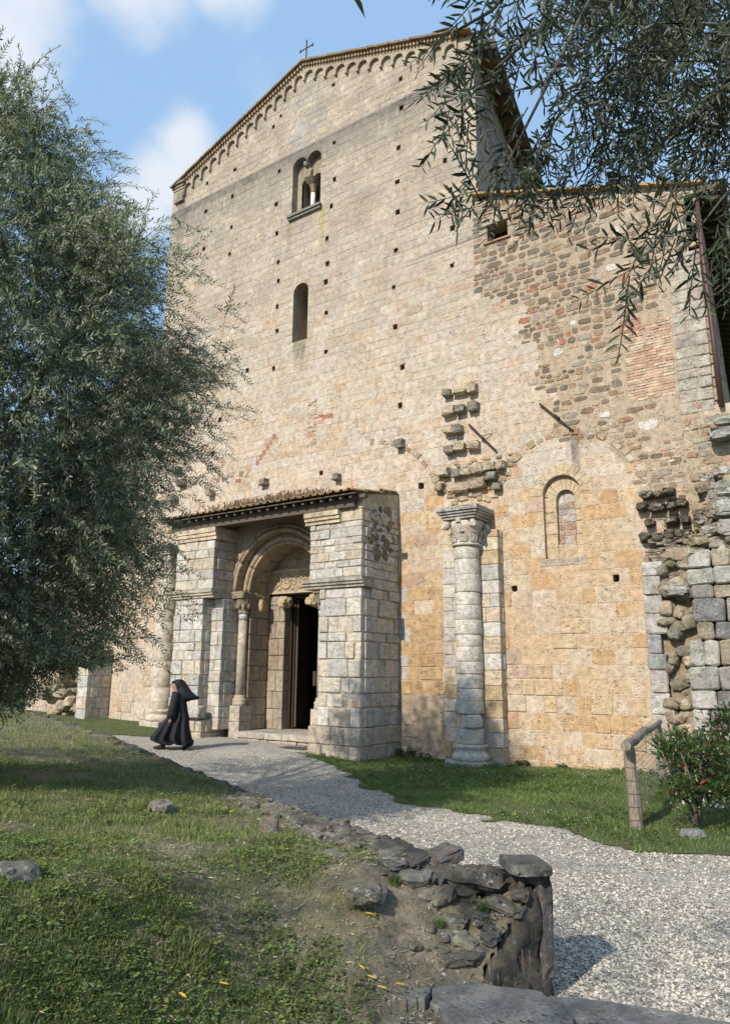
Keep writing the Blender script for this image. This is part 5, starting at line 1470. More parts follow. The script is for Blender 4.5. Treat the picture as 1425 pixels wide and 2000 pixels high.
# the torn end of the wall, stepping down to the slabs
ends = [((1.05, 5.08, .74), (.13, .17, .032), dict(rz=.12, box=.28, tilt=(0, .02), amp=.10)), ((1.13, 5.06, .40), (.05, .09, .28), dict(rz=.4, amp=.2, box=.35))]
for (x_, y_, a_, b_, h_) in ((.88, 5.20, .12, .10, .035), (.70, 5.30, .13, .11, .035), (.52, 5.34, .11, .09, .03), (.36, 5.42, .12, .09, .03), (.90, 4.98, .12, .07, .03), (.80, 4.90, .11, .06, .03), (.70, 4.86, .11, .06, .028), (.74, 5.06, .12, .08, .03), (.56, 4.84, .10, .06, .025), (.58, 5.06, .09, .07, .025), (.56, 5.50, .14, .10, .045), (.34, 5.58, .13, .10, .04), (.20, 5.75, .13, .10, .04), (1.0, 4.98, .08, .06, .03), (.22, 5.30, .09, .07, .02)):
    ends.append(((x_, y_, float(Mz(np.array([x_]), np.array([y_]))[0]) + .004), (a_, b_, h_), dict(rz=R.uniform(0, 3), box=.45, tilt=(R.uniform(-.05, .2), R.uniform(-.2, .05)))))
for _k in range(150):
    t_ = R.random() ** .7; yy = 4.85 + 4.0 * t_ ** 1.6
    xx = float(np.interp(yy, [4.75, 5.05, 5.4, 5.7, 6.12, 6.84, 7.63, 9.4], [.70, .98, .68, .46, .21, -.12, -.54, -1.42])) - R.uniform(.02, .48)
    a_ = R.uniform(.03, .085)
    ends.append(((xx, yy, float(Mz(np.array([xx]), np.array([yy]))[0]) + R.uniform(-.005, .012)), (a_ * 1.2, a_, a_ * .5), dict(rz=R.uniform(0, 3), box=.5, sub=2, tilt=(R.uniform(-.2, .2), R.uniform(-.2, .2)), _c=1)))
for (c, s, kw) in ends:
    cc_ = jit((0.19, 0.17, 0.14) if kw.pop('_c', 0) else (0.125, 0.115, 0.10), .25)
    kw.setdefault('box', .5); kw.setdefault('amp', .30); kw.setdefault('sub', 3); rk('wall_stone', c, s, col=cc_, **kw)
# slabs at the foot of the wall
def slab_obj(name, pts, z, th, label, grp='grey slabs at the end of the wall'):
    cx = sum(p[0] for p in pts) / len(pts); cy = sum(p[1] for p in pts) / len(pts)
    vs_ = []; n_ = 0
    ring_ = []
    for i in range(len(pts)):
        a, b = pts[i], pts[(i + 1) % len(pts)]
        for t in (0, .2, .4, .6, .8): ring_.append((a[0] + (b[0] - a[0]) * t + (R.uniform(-.018, .018) if t else 0), a[1] + (b[1] - a[1]) * t + (R.uniform(-.018, .018) if t else 0)))
    k = len(ring_)
    mb = MB()
    vs_ = [(x - cx, y - cy, -th) for x, y in ring_] + [(x - cx, y - cy, -.018) for x, y in ring_] + [((x - cx) * .975, (y - cy) * .975, R.uniform(-.002, .002)) for x, y in ring_]
    fs_ = [tuple(range(2 * k, 3 * k))]
    for i in range(k):
        j = (i + 1) % k; fs_ += [(i, j, k + j, k + i), (k + i, k + j, 2 * k + j, 2 * k + i)]
    mb.add(vs_, fs_, (.205, .20, .19)); o = mb.obj(name, MT['slab']); o.location = (cx, cy, z)
    return tag(o, label, 'stone slab', grp)


slab_obj('stone_slab', [(.38, 4.50), (.55, 4.05), (1.05, 3.75), (1.12, 4.30), (1.03, 4.63), (.73, 4.72), (.46, 4.84)], .185, .17, 'broad smooth grey slab below the torn end of the dark stone wall')
slab_obj('stone_slab', [(1.07, 3.75), (2.1, 3.2), (3.0, 3.5), (2.5, 4.10), (1.95, 4.32), (1.36, 4.57), (1.06, 4.64), (1.14, 4.30)], .165, .15, 'grey slab with a light chipped edge at the bottom right corner')
slab_obj('stone_slab', [(.12, 4.78), (.25, 4.48), (.36, 4.52), (.45, 4.88), (.28, 4.95)], .19, .1, 'small worn grey slab at the left end of the broad smooth slab')

# loose stones on the mound
LOOSE = [(30, 1440, .12, 'mossy'), (60, 1385, .0, '')]
def pix_ground(px, py):
    d = ray_dir(px, py)
    z = .4
    for _ in range(12):
        t = (z - CAM[2]) / d.z; x, y = d.x * t, d.y * t; z = grnd(x, y)
    return x, y, z


loose = [(315, 1588, .16, .10, 'pale lichened stone standing in the grass at the middle of the mound'), (525, 1630, .10, .13, 'small upright pale stone beside a grass tuft near the wall'), (30, 1712, .2, .06, 'flat grey lichened stone half sunk in grass by the left edge'), (655, 1675, .14, .035, 'flat pale grey stone lying near the wall among dry grass'), (310, 1870, .09, .04, 'grey stone in the lower middle of the grass'), (250, 1938, .1, .045, 'dark rounded stone near the bottom of the grass, left of the dirt'), (110, 1990, .18, .05, 'grey stone cut by the bottom edge of the picture'),
         (715, 1712, .22, .05, 'large flat brown-grey stone set in the dirt beside the wall')]
for (px, py, a, h, lab) in loose:
    x, y, z = pix_ground(px, py)
    mb = MB(); rock(mb, (0, 0, h * .15), (a * .8, a * .55, h), rz=R.uniform(0, 3), box=.7, amp=.25, sub=3, col=jit((0.17, 0.155, 0.13), .2))
    o = mb.obj('loose_stone', MT['rock']); o.location = (x, y, z); tag(o, lab, 'stone', 'loose stones in the grass')
mb = MB(); rock(mb, (0, 0, .02), (.15, .10, .06), box=.8, amp=.25, sub=3, col=(0.22, 0.22, 0.21)); o = mb.obj('loose_stone', MT['core']); o.location = (4.04, 9.55, 0.02); tag(o, 'smooth grey stone lying in the grass under the red-leaved shrub', 'stone', 'loose stones in the grass')
# low grey drain kerb with dark slots behind the shrub
dk = empty('drain_kerb', (5.35, 11.65, 0)); tag(dk, 'low pale slotted drain edging behind the red-leaved shrub', 'drain')
mb = MB(); mb.box(-.5, .5, -.05, .05, -.02, .03, (.5, .5, .47)); mb.box(-.5, .5, -.05, .05, .14, .17, (.5, .5, .47)); mb.obj('rail', MT['core'], dk)
for k in range(11): mb = MB(); mb.box(-.5 + k * .096, -.46 + k * .096, -.045, .045, .032, .138, (.5, .5, .47)); mb.obj('bar', MT['core'], dk)
dk.rotation_euler = (0, 0, -.5)

# ------------------------------------------------------------------ trees
LEAF_V = [(0, 0, 0), (.45, .5, .06), (1, 0, -.05), (.45, -.5, .06)]
LEAF_F = [(0, 3, 2, 1)]
LEAF6_V = [(0, 0, 0), (.28, .42, .05), (.30, -.42, .05), (.68, .40, .02), (.70, -.40, .02), (1.0, 0, -.08)]
LEAF6_F = [(0, 2, 4, 3), (0, 4, 3, 1)]
LEAF6_F = [(0, 2, 4, 5), (0, 5, 3, 1)]


def make_shoots(starts, dirs, lens, nleaf, droop, leaf_len, leaf_w, cfun, rng, stem_r=0.003, spread=0.8):
    """arching shoots with paired narrow leaves; returns leaf arrays and stem polylines"""
    P, Dx, Sc, Cc, stems, Up = [], [], [], [], [], []
    n = len(starts)
    for i in range(n):
        p = np.array(starts[i], dtype=float); d = np.array(dirs[i], dtype=float); d /= np.linalg.norm(d) + 1e-9
        L = lens[i]; nl = max(4, int(nleaf * L)); st = L / nl
        pl = [p.copy()]
        col0 = cfun(i)
        for k in range(nl):
            d = d + np.array([0, 0, -1]) * droop * st + rng.normal(0, .05, 3)
            d /= np.linalg.norm(d); p = p + d * st; pl.append(p.copy())
            a = rng.random() * 6.28
            s = np.cross(d, [math.cos(a), math.sin(a), .3]); s /= np.linalg.norm(s) + 1e-9
            for sg in (-1, 1):
                ld = d * (1 - spread * .35) + s * sg * spread
                P.append(p); Dx.append(ld); Up.append(np.cross(ld, s) + rng.normal(0, .4, 3) + np.array([0, 0, .5]))
                f = leaf_len * rng.uniform(.65, 1.15) * (1 - .4 * (k / nl) ** 3)
                Sc.append((f, f * leaf_w * rng.uniform(.8, 1.15), f)); Cc.append(col0 * rng.uniform(.75, 1.3))
        stems.append(pl)
    return np.array(P), np.array(Dx), np.array(Up), np.array(Sc), np.clip(np.array(Cc), 0, 1), stems


def stems_mesh(name, stems, r, mat, parent):
    V = []; F = []; k = 0
    for pl in stems:
        pl = pl[::6] + [pl[-1]]
        for i, p in enumerate(pl):
            rr = r * (1 - .7 * i / len(pl))
            V += [p + np.array([rr, 0, 0]), p + np.array([-rr * .5, rr * .87, 0]), p + np.array([-rr * .5, -rr * .87, 0])]
            if i:
                b = k + 3 * i
                for q in range(3): F.append((b - 3 + q, b - 3 + (q + 1) % 3, b + (q + 1) % 3, b + q))
        k += 3 * len(pl)
    return np_mesh(name, V, F, mat, None, parent)


def leaf_parts(P, Rm, S, C, order, n, tmpl, faces, mat, parent, name='leaf'):
    """the n largest leaves as objects"""
    meshes = []
    for k in range(12):
        me = bpy.data.meshes.new(name); T = np.array(tmpl) * np.array([1, 1, 1])
        me.from_pydata([tuple(v) for v in T], [], faces)
        a = me.color_attributes.new('col', 'FLOAT_COLOR', 'POINT')
        c = C[order[k * 7 % max(1, len(order))]]
        a.data.foreach_set('color', np.array([[*c, 1]] * len(T), dtype=np.float32).ravel()); me.materials.append(mat); meshes.append(me)
    for j, i in enumerate(order[:n]):
        o = bpy.data.objects.new(name, meshes[j % 12]); COL.objects.link(o); o.parent = parent
        M = np.eye(4); M[:3, :3] = Rm[i] * S[i][None, :]; M[:3, 3] = P[i]
        o.matrix_local = Matrix(M.tolist())


def proj_np(P):
    v = P - CAM; z = v @ np.array(_fw); return 712.5 + F_PX * (v @ np.array(_r2)) / z, 1000 - F_PX * (v @ np.array(_u2)) / z, z


def plant_leaves(parent, P, D, U, S, C, mat, n_parts, tmpl, faces, stuff='foliage'):
    off = np.array(parent.location)
    Rm = basis(D, U); px, py, z = proj_np(P)
    size = np.where((z > .2) & (px > 0) & (px < 1425) & (py > 0) & (py < 2000), S[:, 0] / np.maximum(z, .2), -1) * NR.uniform(.8, 1.2, len(P))
    order = np.argsort(-size); keep = np.ones(len(P), dtype=bool); keep[order[:n_parts]] = False
    if n_parts: leaf_parts(P - off, Rm, S, C, order, n_parts, tmpl, faces, mat, parent)
    o = scatter(stuff, tmpl, faces, (P - off)[keep], Rm[keep], S[keep], C[keep], mat, parent)
    return tag(o, kind='stuff')


def olive_col(i):
    k = NR.random()
    return np.array([0.112, 0.140, 0.076]) * (0.4 + 1.15 * k) + (np.array([.05, .05, .03]) if NR.random() < .12 else 0)


# --- left olive
OX, OY = -5.35, 8.6
tl = empty('olive_tree', (OX, OY, 0.9)); tag(tl, 'large silvery green olive tree filling the left side before the church', 'tree')
prof_z = np.array([1.2, 1.6, 2.3, 3.1, 3.9, 4.7, 5.3, 5.9, 6.5, 7.1, 8.0, 8.9, 9.4, 9.7]); prof_r = np.array([1.1, 1.9, 2.5, 2.75, 2.95, 3.15, 3.35, 3.5, 3.1, 2.4, 1.85, 1.2, .7, .15])
SP = np.array([[a, 0, 0] for a in range(0)])
cl_n = 960; starts = []; dirs = []; lens = []
for k in range(cl_n):
    z = NR.choice([NR.uniform(1.5, 9.3), NR.uniform(1.8, 8.2)]); th = NR.uniform(0, 2 * PI)
    rr = np.interp(z, prof_z, prof_r); rc = rr * NR.uniform(.45, .93)
    # denser on the side towards the camera and the right
    if NR.random() < .35: th = NR.uniform(-2.2, .6)
    c = np.array([OX + rc * math.cos(th), OY + rc * math.sin(th), z])
    if math.cos(th) < -.5 and NR.random() < .75: continue
    if k > 640: z = NR.uniform(1.35, 6.8); th = NR.uniform(-2.6, .9); rr = np.interp(z, prof_z, prof_r); rc = rr * NR.uniform(.3, .9); c = np.array([OX + rc * math.cos(th), OY + rc * math.sin(th), z])
    big_ = NR.uniform(.22, .5)
    for q in range(NR.integers(14, 26)):
        s = c + NR.normal(0, 1, 3) * big_ * np.array([.75, .75, .6])
        o_ = np.array([math.cos(th), math.sin(th), NR.uniform(-.3, .9)]) + NR.normal(0, .5, 3)
        starts.append(s); dirs.append(o_); lens.append(NR.uniform(.28, .62) * (1.25 if NR.random() < .15 else 1))
P, D, U_, S, C, stems = make_shoots(starts, dirs, lens, 27, 1.7, .078, .25, olive_col, NR)
ok = P[:, 2] > 1.25 + .2 * np.sin(P[:, 0] * 3) + .38 * np.clip(P[:, 0] + 5.0, 0, 2.2)
px_, py_, zz_ = proj_np(P)
plant_leaves(tl, P[ok], D[ok], U_[ok], S[ok], C[ok], MT['olive'], 300, LEAF_V, LEAF_F)
stems = [[q for q in s_ if q[2] > 1.35 + .38 * min(2.2, max(0.0, q[0] + 5.0))] for s_ in stems]; stems = [s_ for s_ in stems if len(s_) > 3]
tag(stems_mesh('twigs', [[q - np.array(tl.location) for q in s_] for s_ in stems], .0045, MT['twig'], tl), kind='stuff')
mb = MB(); tube(mb, [(.0, 0, -.5), (.05, .05, .1), (-.05, .1, .8), (.1, .0, 1.5), (.0, .1, 2.2)], [.42, .34, .27, .26, .2], 12); rock(mb, (0, 0, -.35), (.5, .45, .3), amp=.3); mb.obj('trunk', MT['bark'], tl, True)
for k in range(11):
    th = 2 * PI * k / 11 + R.uniform(-.2, .2); h = R.uniform(1.0, 2.2); rr = R.uniform(1.4, 2.8); ht = R.uniform(3, 7.6)
    mb = MB(); tube(mb, [(0, 0, h), (rr * .25 * math.cos(th), rr * .25 * math.sin(th), h + (ht - h) * .35), (rr * .6 * math.cos(th + .2), rr * .6 * math.sin(th + .2), h + (ht - h) * .75), (rr * math.cos(th), rr * math.sin(th), ht)], [.13, .09, .05, .015], 7); mb.obj('limb', MT['bark'], tl, True)

# --- near olive on the right, its boughs hang into the picture from above
tr = empty('olive_tree', (3.6, .9, 0.15)); tag(tr, 'near olive tree whose leafy boughs hang in from the upper right corner', 'tree')
mb = MB(); tube(mb, [(0, 0, -.3), (.05, .05, .8), (-.1, .0, 1.8), (-.1, .2, 2.7)], [.36, .28, .24, .2], 12); mb.obj('trunk', MT['bark'], tr, True)


def at_px(px, py, depth):
    d = np.array(ray_dir(px, py)); return CAM + d * (depth / d[1])


starts = []; dirs = []; lens = []
boughs = []
def bough(pts, n, ln=(.22, .42), rad=.10):
    """pts: (px,py,depth along y); shoots leave the bough and hang"""
    w = [at_px(*p) for p in pts]
    boughs.append(w)
    for k in range(int(n * .85)):
        t = NR.uniform(0, len(w) - 1.001); i = int(t); a = w[i] + (w[i + 1] - w[i]) * (t - i)
        d = (w[i + 1] - w[i]); d = d / (np.linalg.norm(d) + 1e-9)
        starts.append(a + NR.normal(0, rad, 3) * .5); dirs.append(d * .9 + NR.normal(0, .55, 3) + np.array([0, 0, -.25])); lens.append(NR.uniform(*ln))


# sprays on the left fringe
bough([(1150, -120, 2.6), (1050, 60, 2.5), (950, 150, 2.45), (900, 210, 2.4)], 26)
bough([(1060, -100, 2.4), (960, 20, 2.4), (890, 60, 2.35)], 20)
bough([(1180, -60, 2.5), (1060, 180, 2.45), (985, 330, 2.4), (950, 400, 2.35)], 22, (.16, .30))
bough([(1250, -80, 2.8), (1180, 120, 2.8), (1080, 240, 2.7), (1040, 330, 2.7)], 36)
bough([(1300, -60, 3.0), (1200, 200, 2.9), (1150, 320, 2.9), (1120, 370, 2.9)], 34)
bough([(1400, -60, 3.1), (1300, 150, 3.0), (1240, 280, 3.0), (1190, 360, 2.9)], 30)
bough([(1500, 50, 2.8), (1420, 200, 2.7), (1340, 330, 2.6), (1270, 450, 2.5), (1215, 560, 2.4)], 34, (.14, .30))
bough([(1600, 150, 2.6), (1480, 300, 2.6), (1400, 400, 2.5), (1330, 490, 2.5)], 34, (.16, .34))
bough([(1560, 0, 2.4), (1450, 120, 2.5), (1350, 240, 2.6)], 34)
bough([(1120, -150, 3.4), (1160, 20, 3.4), (1120, 120, 3.3)], 30)
bough([(1500, -150, 3.6), (1380, 0, 3.5), (1290, 80, 3.4)], 36)
for k in range(190):                                                              # the dense corner
    px, py = NR.uniform(1080, 1500), NR.uniform(-150, 260)
    if py > 60 and px < 1260: continue
    c = at_px(px, py, NR.uniform(2.4, 4.2))
    for q in range(3): starts.append(c + NR.normal(0, .12, 3)); dirs.append(NR.normal(0, .6, 3) + np.array([-.5, 0, -.4])); lens.append(NR.uniform(.22, .45))
def shaded_olive_col(i):  # low leaf tone, shading by the rest of the tree put into the colour
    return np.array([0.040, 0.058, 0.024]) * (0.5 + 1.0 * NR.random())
P, D, U_, S, C, stems = make_shoots(starts, dirs, lens, 30, 1.0, .072, .20, shaded_olive_col, NR, spread=.9)
px_, py_, zz_ = proj_np(P); kp = px_ > 800; P, D, U_, S, C = P[kp], D[kp], U_[kp], S[kp], C[kp]
nvis = len(P)
# the rest of its crown spreads out of the picture, above and behind; it shades the foreground
st2 = []; di2 = []; le2 = []
for k in range(190):
    a = NR.uniform(0, 2 * PI); rr = 4.3 * math.sqrt(NR.random()); x, y = .2 + rr * 1.25 * math.cos(a), -1.0 + rr * math.sin(a)
    z = NR.uniform(3.6, 6.4)
    if z < 1.95 + 1.22 * max(0, y) + .9 and y > -.6: continue
    if y > .9 and x < 1.5: continue
    for q in range(9): st2.append(np.array([x, y, z]) + NR.normal(0, .35, 3)); di2.append(NR.normal(0, .7, 3)); le2.append(NR.uniform(.4, .7))
P2, D2, U2, S2, C2, stems2 = make_shoots(st2, di2, le2, 13, 1.0, .11, .26, shaded_olive_col, NR)
px_, py_, zz_ = proj_np(P2)
vis = (zz_ > .1) & (px_ > -20) & (px_ < 1445) & (py_ > -20)
P2, D2, U2, S2, C2 = P2[~vis], D2[~vis], U2[~vis], S2[~vis], C2[~vis]
P, D, U_, S, C = (np.concatenate(q) for q in ((P, P2), (D, D2), (U_, U2), (S, S2), (C, C2)))
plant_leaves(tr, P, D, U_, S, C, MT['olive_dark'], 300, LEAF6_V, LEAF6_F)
tag(stems_mesh('twigs', [[q - np.array(tr.location) for q in s_] for s_ in stems], .0035, MT['twig'], tr), kind='stuff')
off = np.array(tr.location)
for w in boughs:
    mb = MB(); tube(mb, [tuple(q - off) for q in w], [.010, .007, .005, .003, .002][:len(w)], 6); mb.obj('bough', MT['twig'], tr, True)
for (x, y, z) in ((-1.2, .8, 4.6), (-3.2, -1.5, 4.4), (.6, -2.2, 4.4), (-.4, 1.8, 4.9), (-2.4, .2, 4.6)):
    mb = MB(); tube(mb, [(-.1, .2, 2.5), (x * .4 - .1, y * .4 + .2, 3.5), (x * .75, y * .75, z - .5), (x, y, z)], [.15, .11, .06, .03], 8); mb.obj('limb', MT['bark'], tr, True)
# small unripe olives
mb = MB()
for i in NR.choice(nvis, 420, replace=False):
    rock(mb, tuple(P[i] - off + NR.normal(0, .012, 3)), (.0035, .0035, .0045), sub=1, box=1, amp=0, col=(0.20, 0.24, 0.09))
tag(mb.obj('flower_buds', MT['leaf'], tr), kind='stuff')

tb = empty('olive_tree', (-7.2, -3.6, 0.3)); tag(tb, 'olive tree standing behind the viewer to the left, shading the mound', 'tree')
mb = MB(); tube(mb, [(0, 0, -.3), (.1, 0, 1.2), (0, .1, 2.6), (.2, 0, 4)], [.4, .3, .25, .12], 10); mb.obj('trunk', MT['bark'], tb, True)
n = 6500; cc_ = NR.normal(0, 1, (150, 3)); cc_ /= np.linalg.norm(cc_, axis=1, keepdims=True); cc_ = cc_ * np.array([[4.0, 3.6, 1.9]]) * NR.uniform(.3, 1, (150, 1)) + np.array([[0, 0, 4.6]])
P2 = cc_[NR.integers(0, 150, n)] + NR.normal(0, .42, (n, 3))
tag(scatter('foliage', LEAF_V, LEAF_F, P2, basis(NR.normal(0, 1, (n, 3)), NR.normal(0, 1, (n, 3)) + np.array([[0, 0, .8]])), NR.uniform(.1, .17, (n, 1)) * np.array([[1, .3, 1]]), np.array([[.06, .08, .04]]) * NR.uniform(.6, 1.3, (n, 1)), MT['olive'], tb), kind='stuff')

# far hedge and trees beyond the left corner of the church
def bush(name, x, y, z, rx, rz_, n, col, label, cat, grp, leaf=.16, trunk=True):
    t = empty(name, (x, y, z)); tag(t, label, cat, grp)
    a = NR.uniform(0, 2 * PI, n); u = NR.uniform(-.5, 1, n); rr = np.sqrt(1 - np.clip(u, 0, 1) ** 2) * NR.uniform(.55, 1.05, n)
    lump = 1 + .25 * np.sin(a * 3 + u * 4)
    P = np.stack([rx * rr * lump * np.cos(a), rx * rr * lump * np.sin(a), rz_ * (.55 + .5 * u * NR.uniform(.8, 1.05, n))], 1)
    D = NR.normal(0, 1, (n, 3)); U3 = NR.normal(0, 1, (n, 3)) + np.array([0, 0, 1.0])
    S = NR.uniform(.6, 1.2, (n, 1)) * np.array([[leaf, leaf * .5, leaf]]); C = np.array([col]) * NR.uniform(.5, 1.4, (n, 1))
    tag(scatter('crown', LEAF_V, LEAF_F, P, basis(D, U3), S, C, MT['leaf'], t), kind='stuff')
    mb = MB(); tube(mb, [(0, 0, -.3), (.03, .0, rz_ * .3), (0, .05, rz_ * .6)], [rx * .08, rx * .06, .03], 7); mb.obj('trunk', MT['bark'], t, True)
    return t


bush('tree', -21, 38, 0.4, 4.5, 7.0, 6000, (0.05, 0.07, 0.03), 'dark green tree far behind the left olive, beyond the path', 'tree', None, .3)
bush('tree', -29, 34, 0.4, 5.0, 6.0, 6000, (0.06, 0.075, 0.03), 'rounded tree at the far left edge behind the olive', 'tree', None, .3)
bush('bush', -13.6, 25.2, 0.5, 1.0, .8, 1500, (0.06, 0.08, 0.03), 'low green bush at the end of the path, left of the broken buttress', 'bush', None, .09)

# ------------------------------------------------------------------ grass, herbs, litter
BL_V = [(0, .5, 0), (0, -.5, 0), (.12, .36, .55), (.12, -.36, .55), (.42, 0, 1.0)]
BL_F = [(0, 1, 3, 2), (2, 3, 4, 4)]


def blades(name, x, y, zf, hgt, cols, label, cat, bend=1.0, wid=.09, grp=None):
    n = len(x); z = zf(x, y)
    th = NR.uniform(0, 2 * PI, n); tilt = NR.normal(0, .28, (n, 2))
    up = np.stack([tilt[:, 0], tilt[:, 1], np.ones(n)], 1); up /= np.linalg.norm(up, axis=1, keepdims=True)
    f = np.stack([np.cos(th), np.sin(th), np.zeros(n)], 1); s = np.cross(up, f); s /= np.linalg.norm(s, axis=1, keepdims=True); f = np.cross(s, up)
    Rm = np.stack([f, s, up], axis=2)
    S = np.stack([hgt * bend, hgt * wid * NR.uniform(.7, 1.3, n), hgt], 1)
    T = np.array(BL_V); V = np.einsum('nij,nkj->nki', Rm, T[None] * S[:, None, :]) + np.stack([x, y, z - .004], 1)[:, None, :]
    k = np.arange(n)[:, None] * 5
    F3 = np.concatenate([k + np.array([[0, 1, 3]]), k + np.array([[0, 3, 2]]), k + np.array([[2, 3, 4]])])
    o = np_mesh(name, V.reshape(-1, 3), F3, MT['grass'], np.repeat(cols, 5, axis=0))
    return tag(o, label, cat, grp, 'stuff')


def sample_view(n, depth_lo, depth_hi, xl=-.62, xr=.62, power=1.7):
    """points on the ground, denser near the camera's stand"""
    t = NR.random(n); y = (depth_lo ** (1 - power) + t * (depth_hi ** (1 - power) - depth_lo ** (1 - power))) ** (1 / (1 - power))
    return y * NR.uniform(xl, xr, n), y


def green(n, f):
    base = np.array([[0.195, 0.25, 0.075]]) * NR.uniform(.45, 1.55, (n, 1))
    yel = np.array([[0.26, 0.27, 0.085]]); dry = np.array([[0.46, 0.39, 0.24]])
    k = NR.random((n, 1)); base = np.where(k < f * .6, yel * NR.uniform(.6, 1.2, (n, 1)), base); base = np.where(k < f * .25, dry * NR.uniform(.6, 1.1, (n, 1)), base)
    return base


def bare(x, y):
    """0 bare earth .. 1 thick turf on the mound"""
    d, h = wall_near(x, y)
    g = fb(x, y, 1.05)
    g2 = fb(y + 7, x, 2.6)
    m_ = .42 + .58 * sm(g * .45 + g2 * .55, .30, .50)
    kf = sm(y, 6.5, 9.5)
    m_ = m_ * np.maximum(sm(d, .25, .8), kf * sm(d, .05, .2)) + .12 * (1 - sm(d, .2, .7))
    path = np.exp(-((x - .45) ** 2 / .22 + (y - 4.3) ** 2 / .35)) + np.exp(-((x + .05) ** 2 / .4 + (y - 3.2) ** 2 / .5))
    path = np.maximum(path, sm(x, -.15, .3) * sm(-y, -4.9, -4.2))
    return m_ * (1 - np.clip(path * 1.3, 0, 1)) + .25 * sm(y, 9, 14) * (d > .4)


x, y = sample_view(520000, 3.0, 24, -.7, .45, 1.85)
k = np_in_poly(x, y, MOUND); x, y = x[k], y[k]
w = bare(x, y); k = NR.random(len(x)) < np.clip(w * 1.0, 0.08, 1); x, y, w = x[k], y[k], w[k]
hg = NR.uniform(.016, .045, len(x)) * (.6 + .7 * w) * (1 + .05 * y) * (.6 + 1.0 * fb(x, y, 2.2))
tuft = vnoise(x, y, 3.3) > .78; hg = np.where(tuft, hg * 1.6, hg) * .62
blades('mound_grass', x, y, Mz, hg, green(len(x), .85 - .35 * w[:, None] + .3 * (fb(x, y, 1.9) > .5)[:, None]), 'patchy grass and weeds growing over the earth mound', 'grass', .9, .085)
# small round-leaved herbs (clover and plantain)
def herbs(name, x, y, zf, size, col, label, cat):
    n = len(x); rep = 3
    X = np.repeat(x, rep); Y = np.repeat(y, rep); th = NR.uniform(0, 2 * PI, n * rep)
    D = np.stack([np.cos(th), np.sin(th), NR.uniform(-.1, .5, n * rep)], 1); U3 = np.tile([[0, 0, 1.0]], (n * rep, 1)) + NR.normal(0, .25, (n * rep, 3))
    s = np.repeat(size, rep)[:, None] * NR.uniform(.7, 1.2, (n * rep, 1)); S = s * np.array([[1, .62, 1]])
    Z = zf(X, Y) + NR.uniform(.006, .035, n * rep)
    C = np.repeat(col * NR.uniform(.5, 1.4, (n, 1)) + np.where(NR.random((n, 1)) < .18, np.array([[.10, .07, .0]]), 0), rep, axis=0) * NR.uniform(.8, 1.2, (n * rep, 1))
    return tag(scatter(name, LEAF6_V, LEAF6_F, np.stack([X, Y, Z], 1), basis(D, U3), S, C, MT['grass']), label, cat, kind='stuff')


x, y = sample_view(62000, 3.0, 14, -.62, .3, 1.75); k = np_in_poly(x, y, MOUND); x, y = x[k], y[k]
k = (NR.random(len(x)) < bare(x, y) * sm(fb(x + 3, y, 1.6), .30, .55)); x, y = x[k], y[k]
herbs('clover', x, y, Mz, NR.uniform(.007, .019, len(x)) * (1 + .09 * y) * (1 + .6 * (NR.random(len(x)) < .15)), np.array([[0.14, 0.20, 0.06]]), 'small clover and broad-leaved weeds among the mound grass', 'weeds')
# dry litter: olive leaves and straw
x, y = sample_view(42000, 2.9, 10, -.62, .42, 1.8); k = np_in_poly(x, y, MOUND); x, y = x[k], y[k]
k = NR.random(len(x)) < (1.0 - .6 * np.clip(bare(x, y), 0, 1)); x, y = x[k], y[k]; n = len(x)
th = NR.uniform(0, 2 * PI, n); D = np.stack([np.cos(th), np.sin(th), NR.normal(0, .12, n)], 1)
S = NR.uniform(.02, .06, (n, 1)) * np.array([[1, .14, 1]])
tag(scatter('dry_leaf_litter', LEAF_V, LEAF_F, np.stack([x, y, Mz(x, y) + .006], 1), basis(D, np.tile([[0, 0, 1.0]], (n, 1)) + NR.normal(0, .3, (n, 3))), S, np.array([[.40, .33, .24]]) * NR.uniform(.35, 1.35, (n, 1)), MT['dry']), 'dry olive leaves and straw scattered on the bare earth', 'leaf litter', kind='stuff')
# small stones on earth
x, y = sample_view(9000, 2.9, 9, -.6, .42, 1.9); k = np_in_poly(x, y, MOUND); x, y = x[k], y[k]; n = len(x)
k = NR.random(n) < (1 - .9 * np.clip(bare(x, y), 0, 1)); x, y = x[k], y[k]; n = len(x)
OV = np.array([[1, 0, 0], [-1, 0, 0], [0, 1, 0], [0, -1, 0], [0, 0, 1], [0, 0, -1]]) * .5
OV = OV + np.array([[0, .1, .1], [.05, -.1, 0], [.12, 0, -.08], [-.1, 0, .1], [.12, .08, 0], [0, 0, 0]])
OF = [(0, 2, 4), (2, 1, 4), (1, 3, 4), (3, 0, 4), (2, 0, 5), (1, 2, 5), (3, 1, 5), (0, 3, 5)]
rd = lambda n: basis(NR.normal(0, 1, (n, 3)) * np.array([[1, 1, .25]]), np.tile([[0, 0, 1.0]], (n, 1)) + NR.normal(0, .35, (n, 3)))
S = NR.uniform(.005, .020, (n, 1)) * np.array([[1, .8, .6]]) * NR.uniform(.7, 1.3, (n, 3))
tag(scatter('small_stones', OV, OF[:4], np.stack([x, y, Mz(x, y) + .003], 1), rd(n), S * 1.4, np.array([[.30, .27, .23]]) * NR.uniform(.5, 1.5, (n, 1)), MT['pebble']), 'small stones and chips lying on the bare earth', 'stones', kind='stuff')

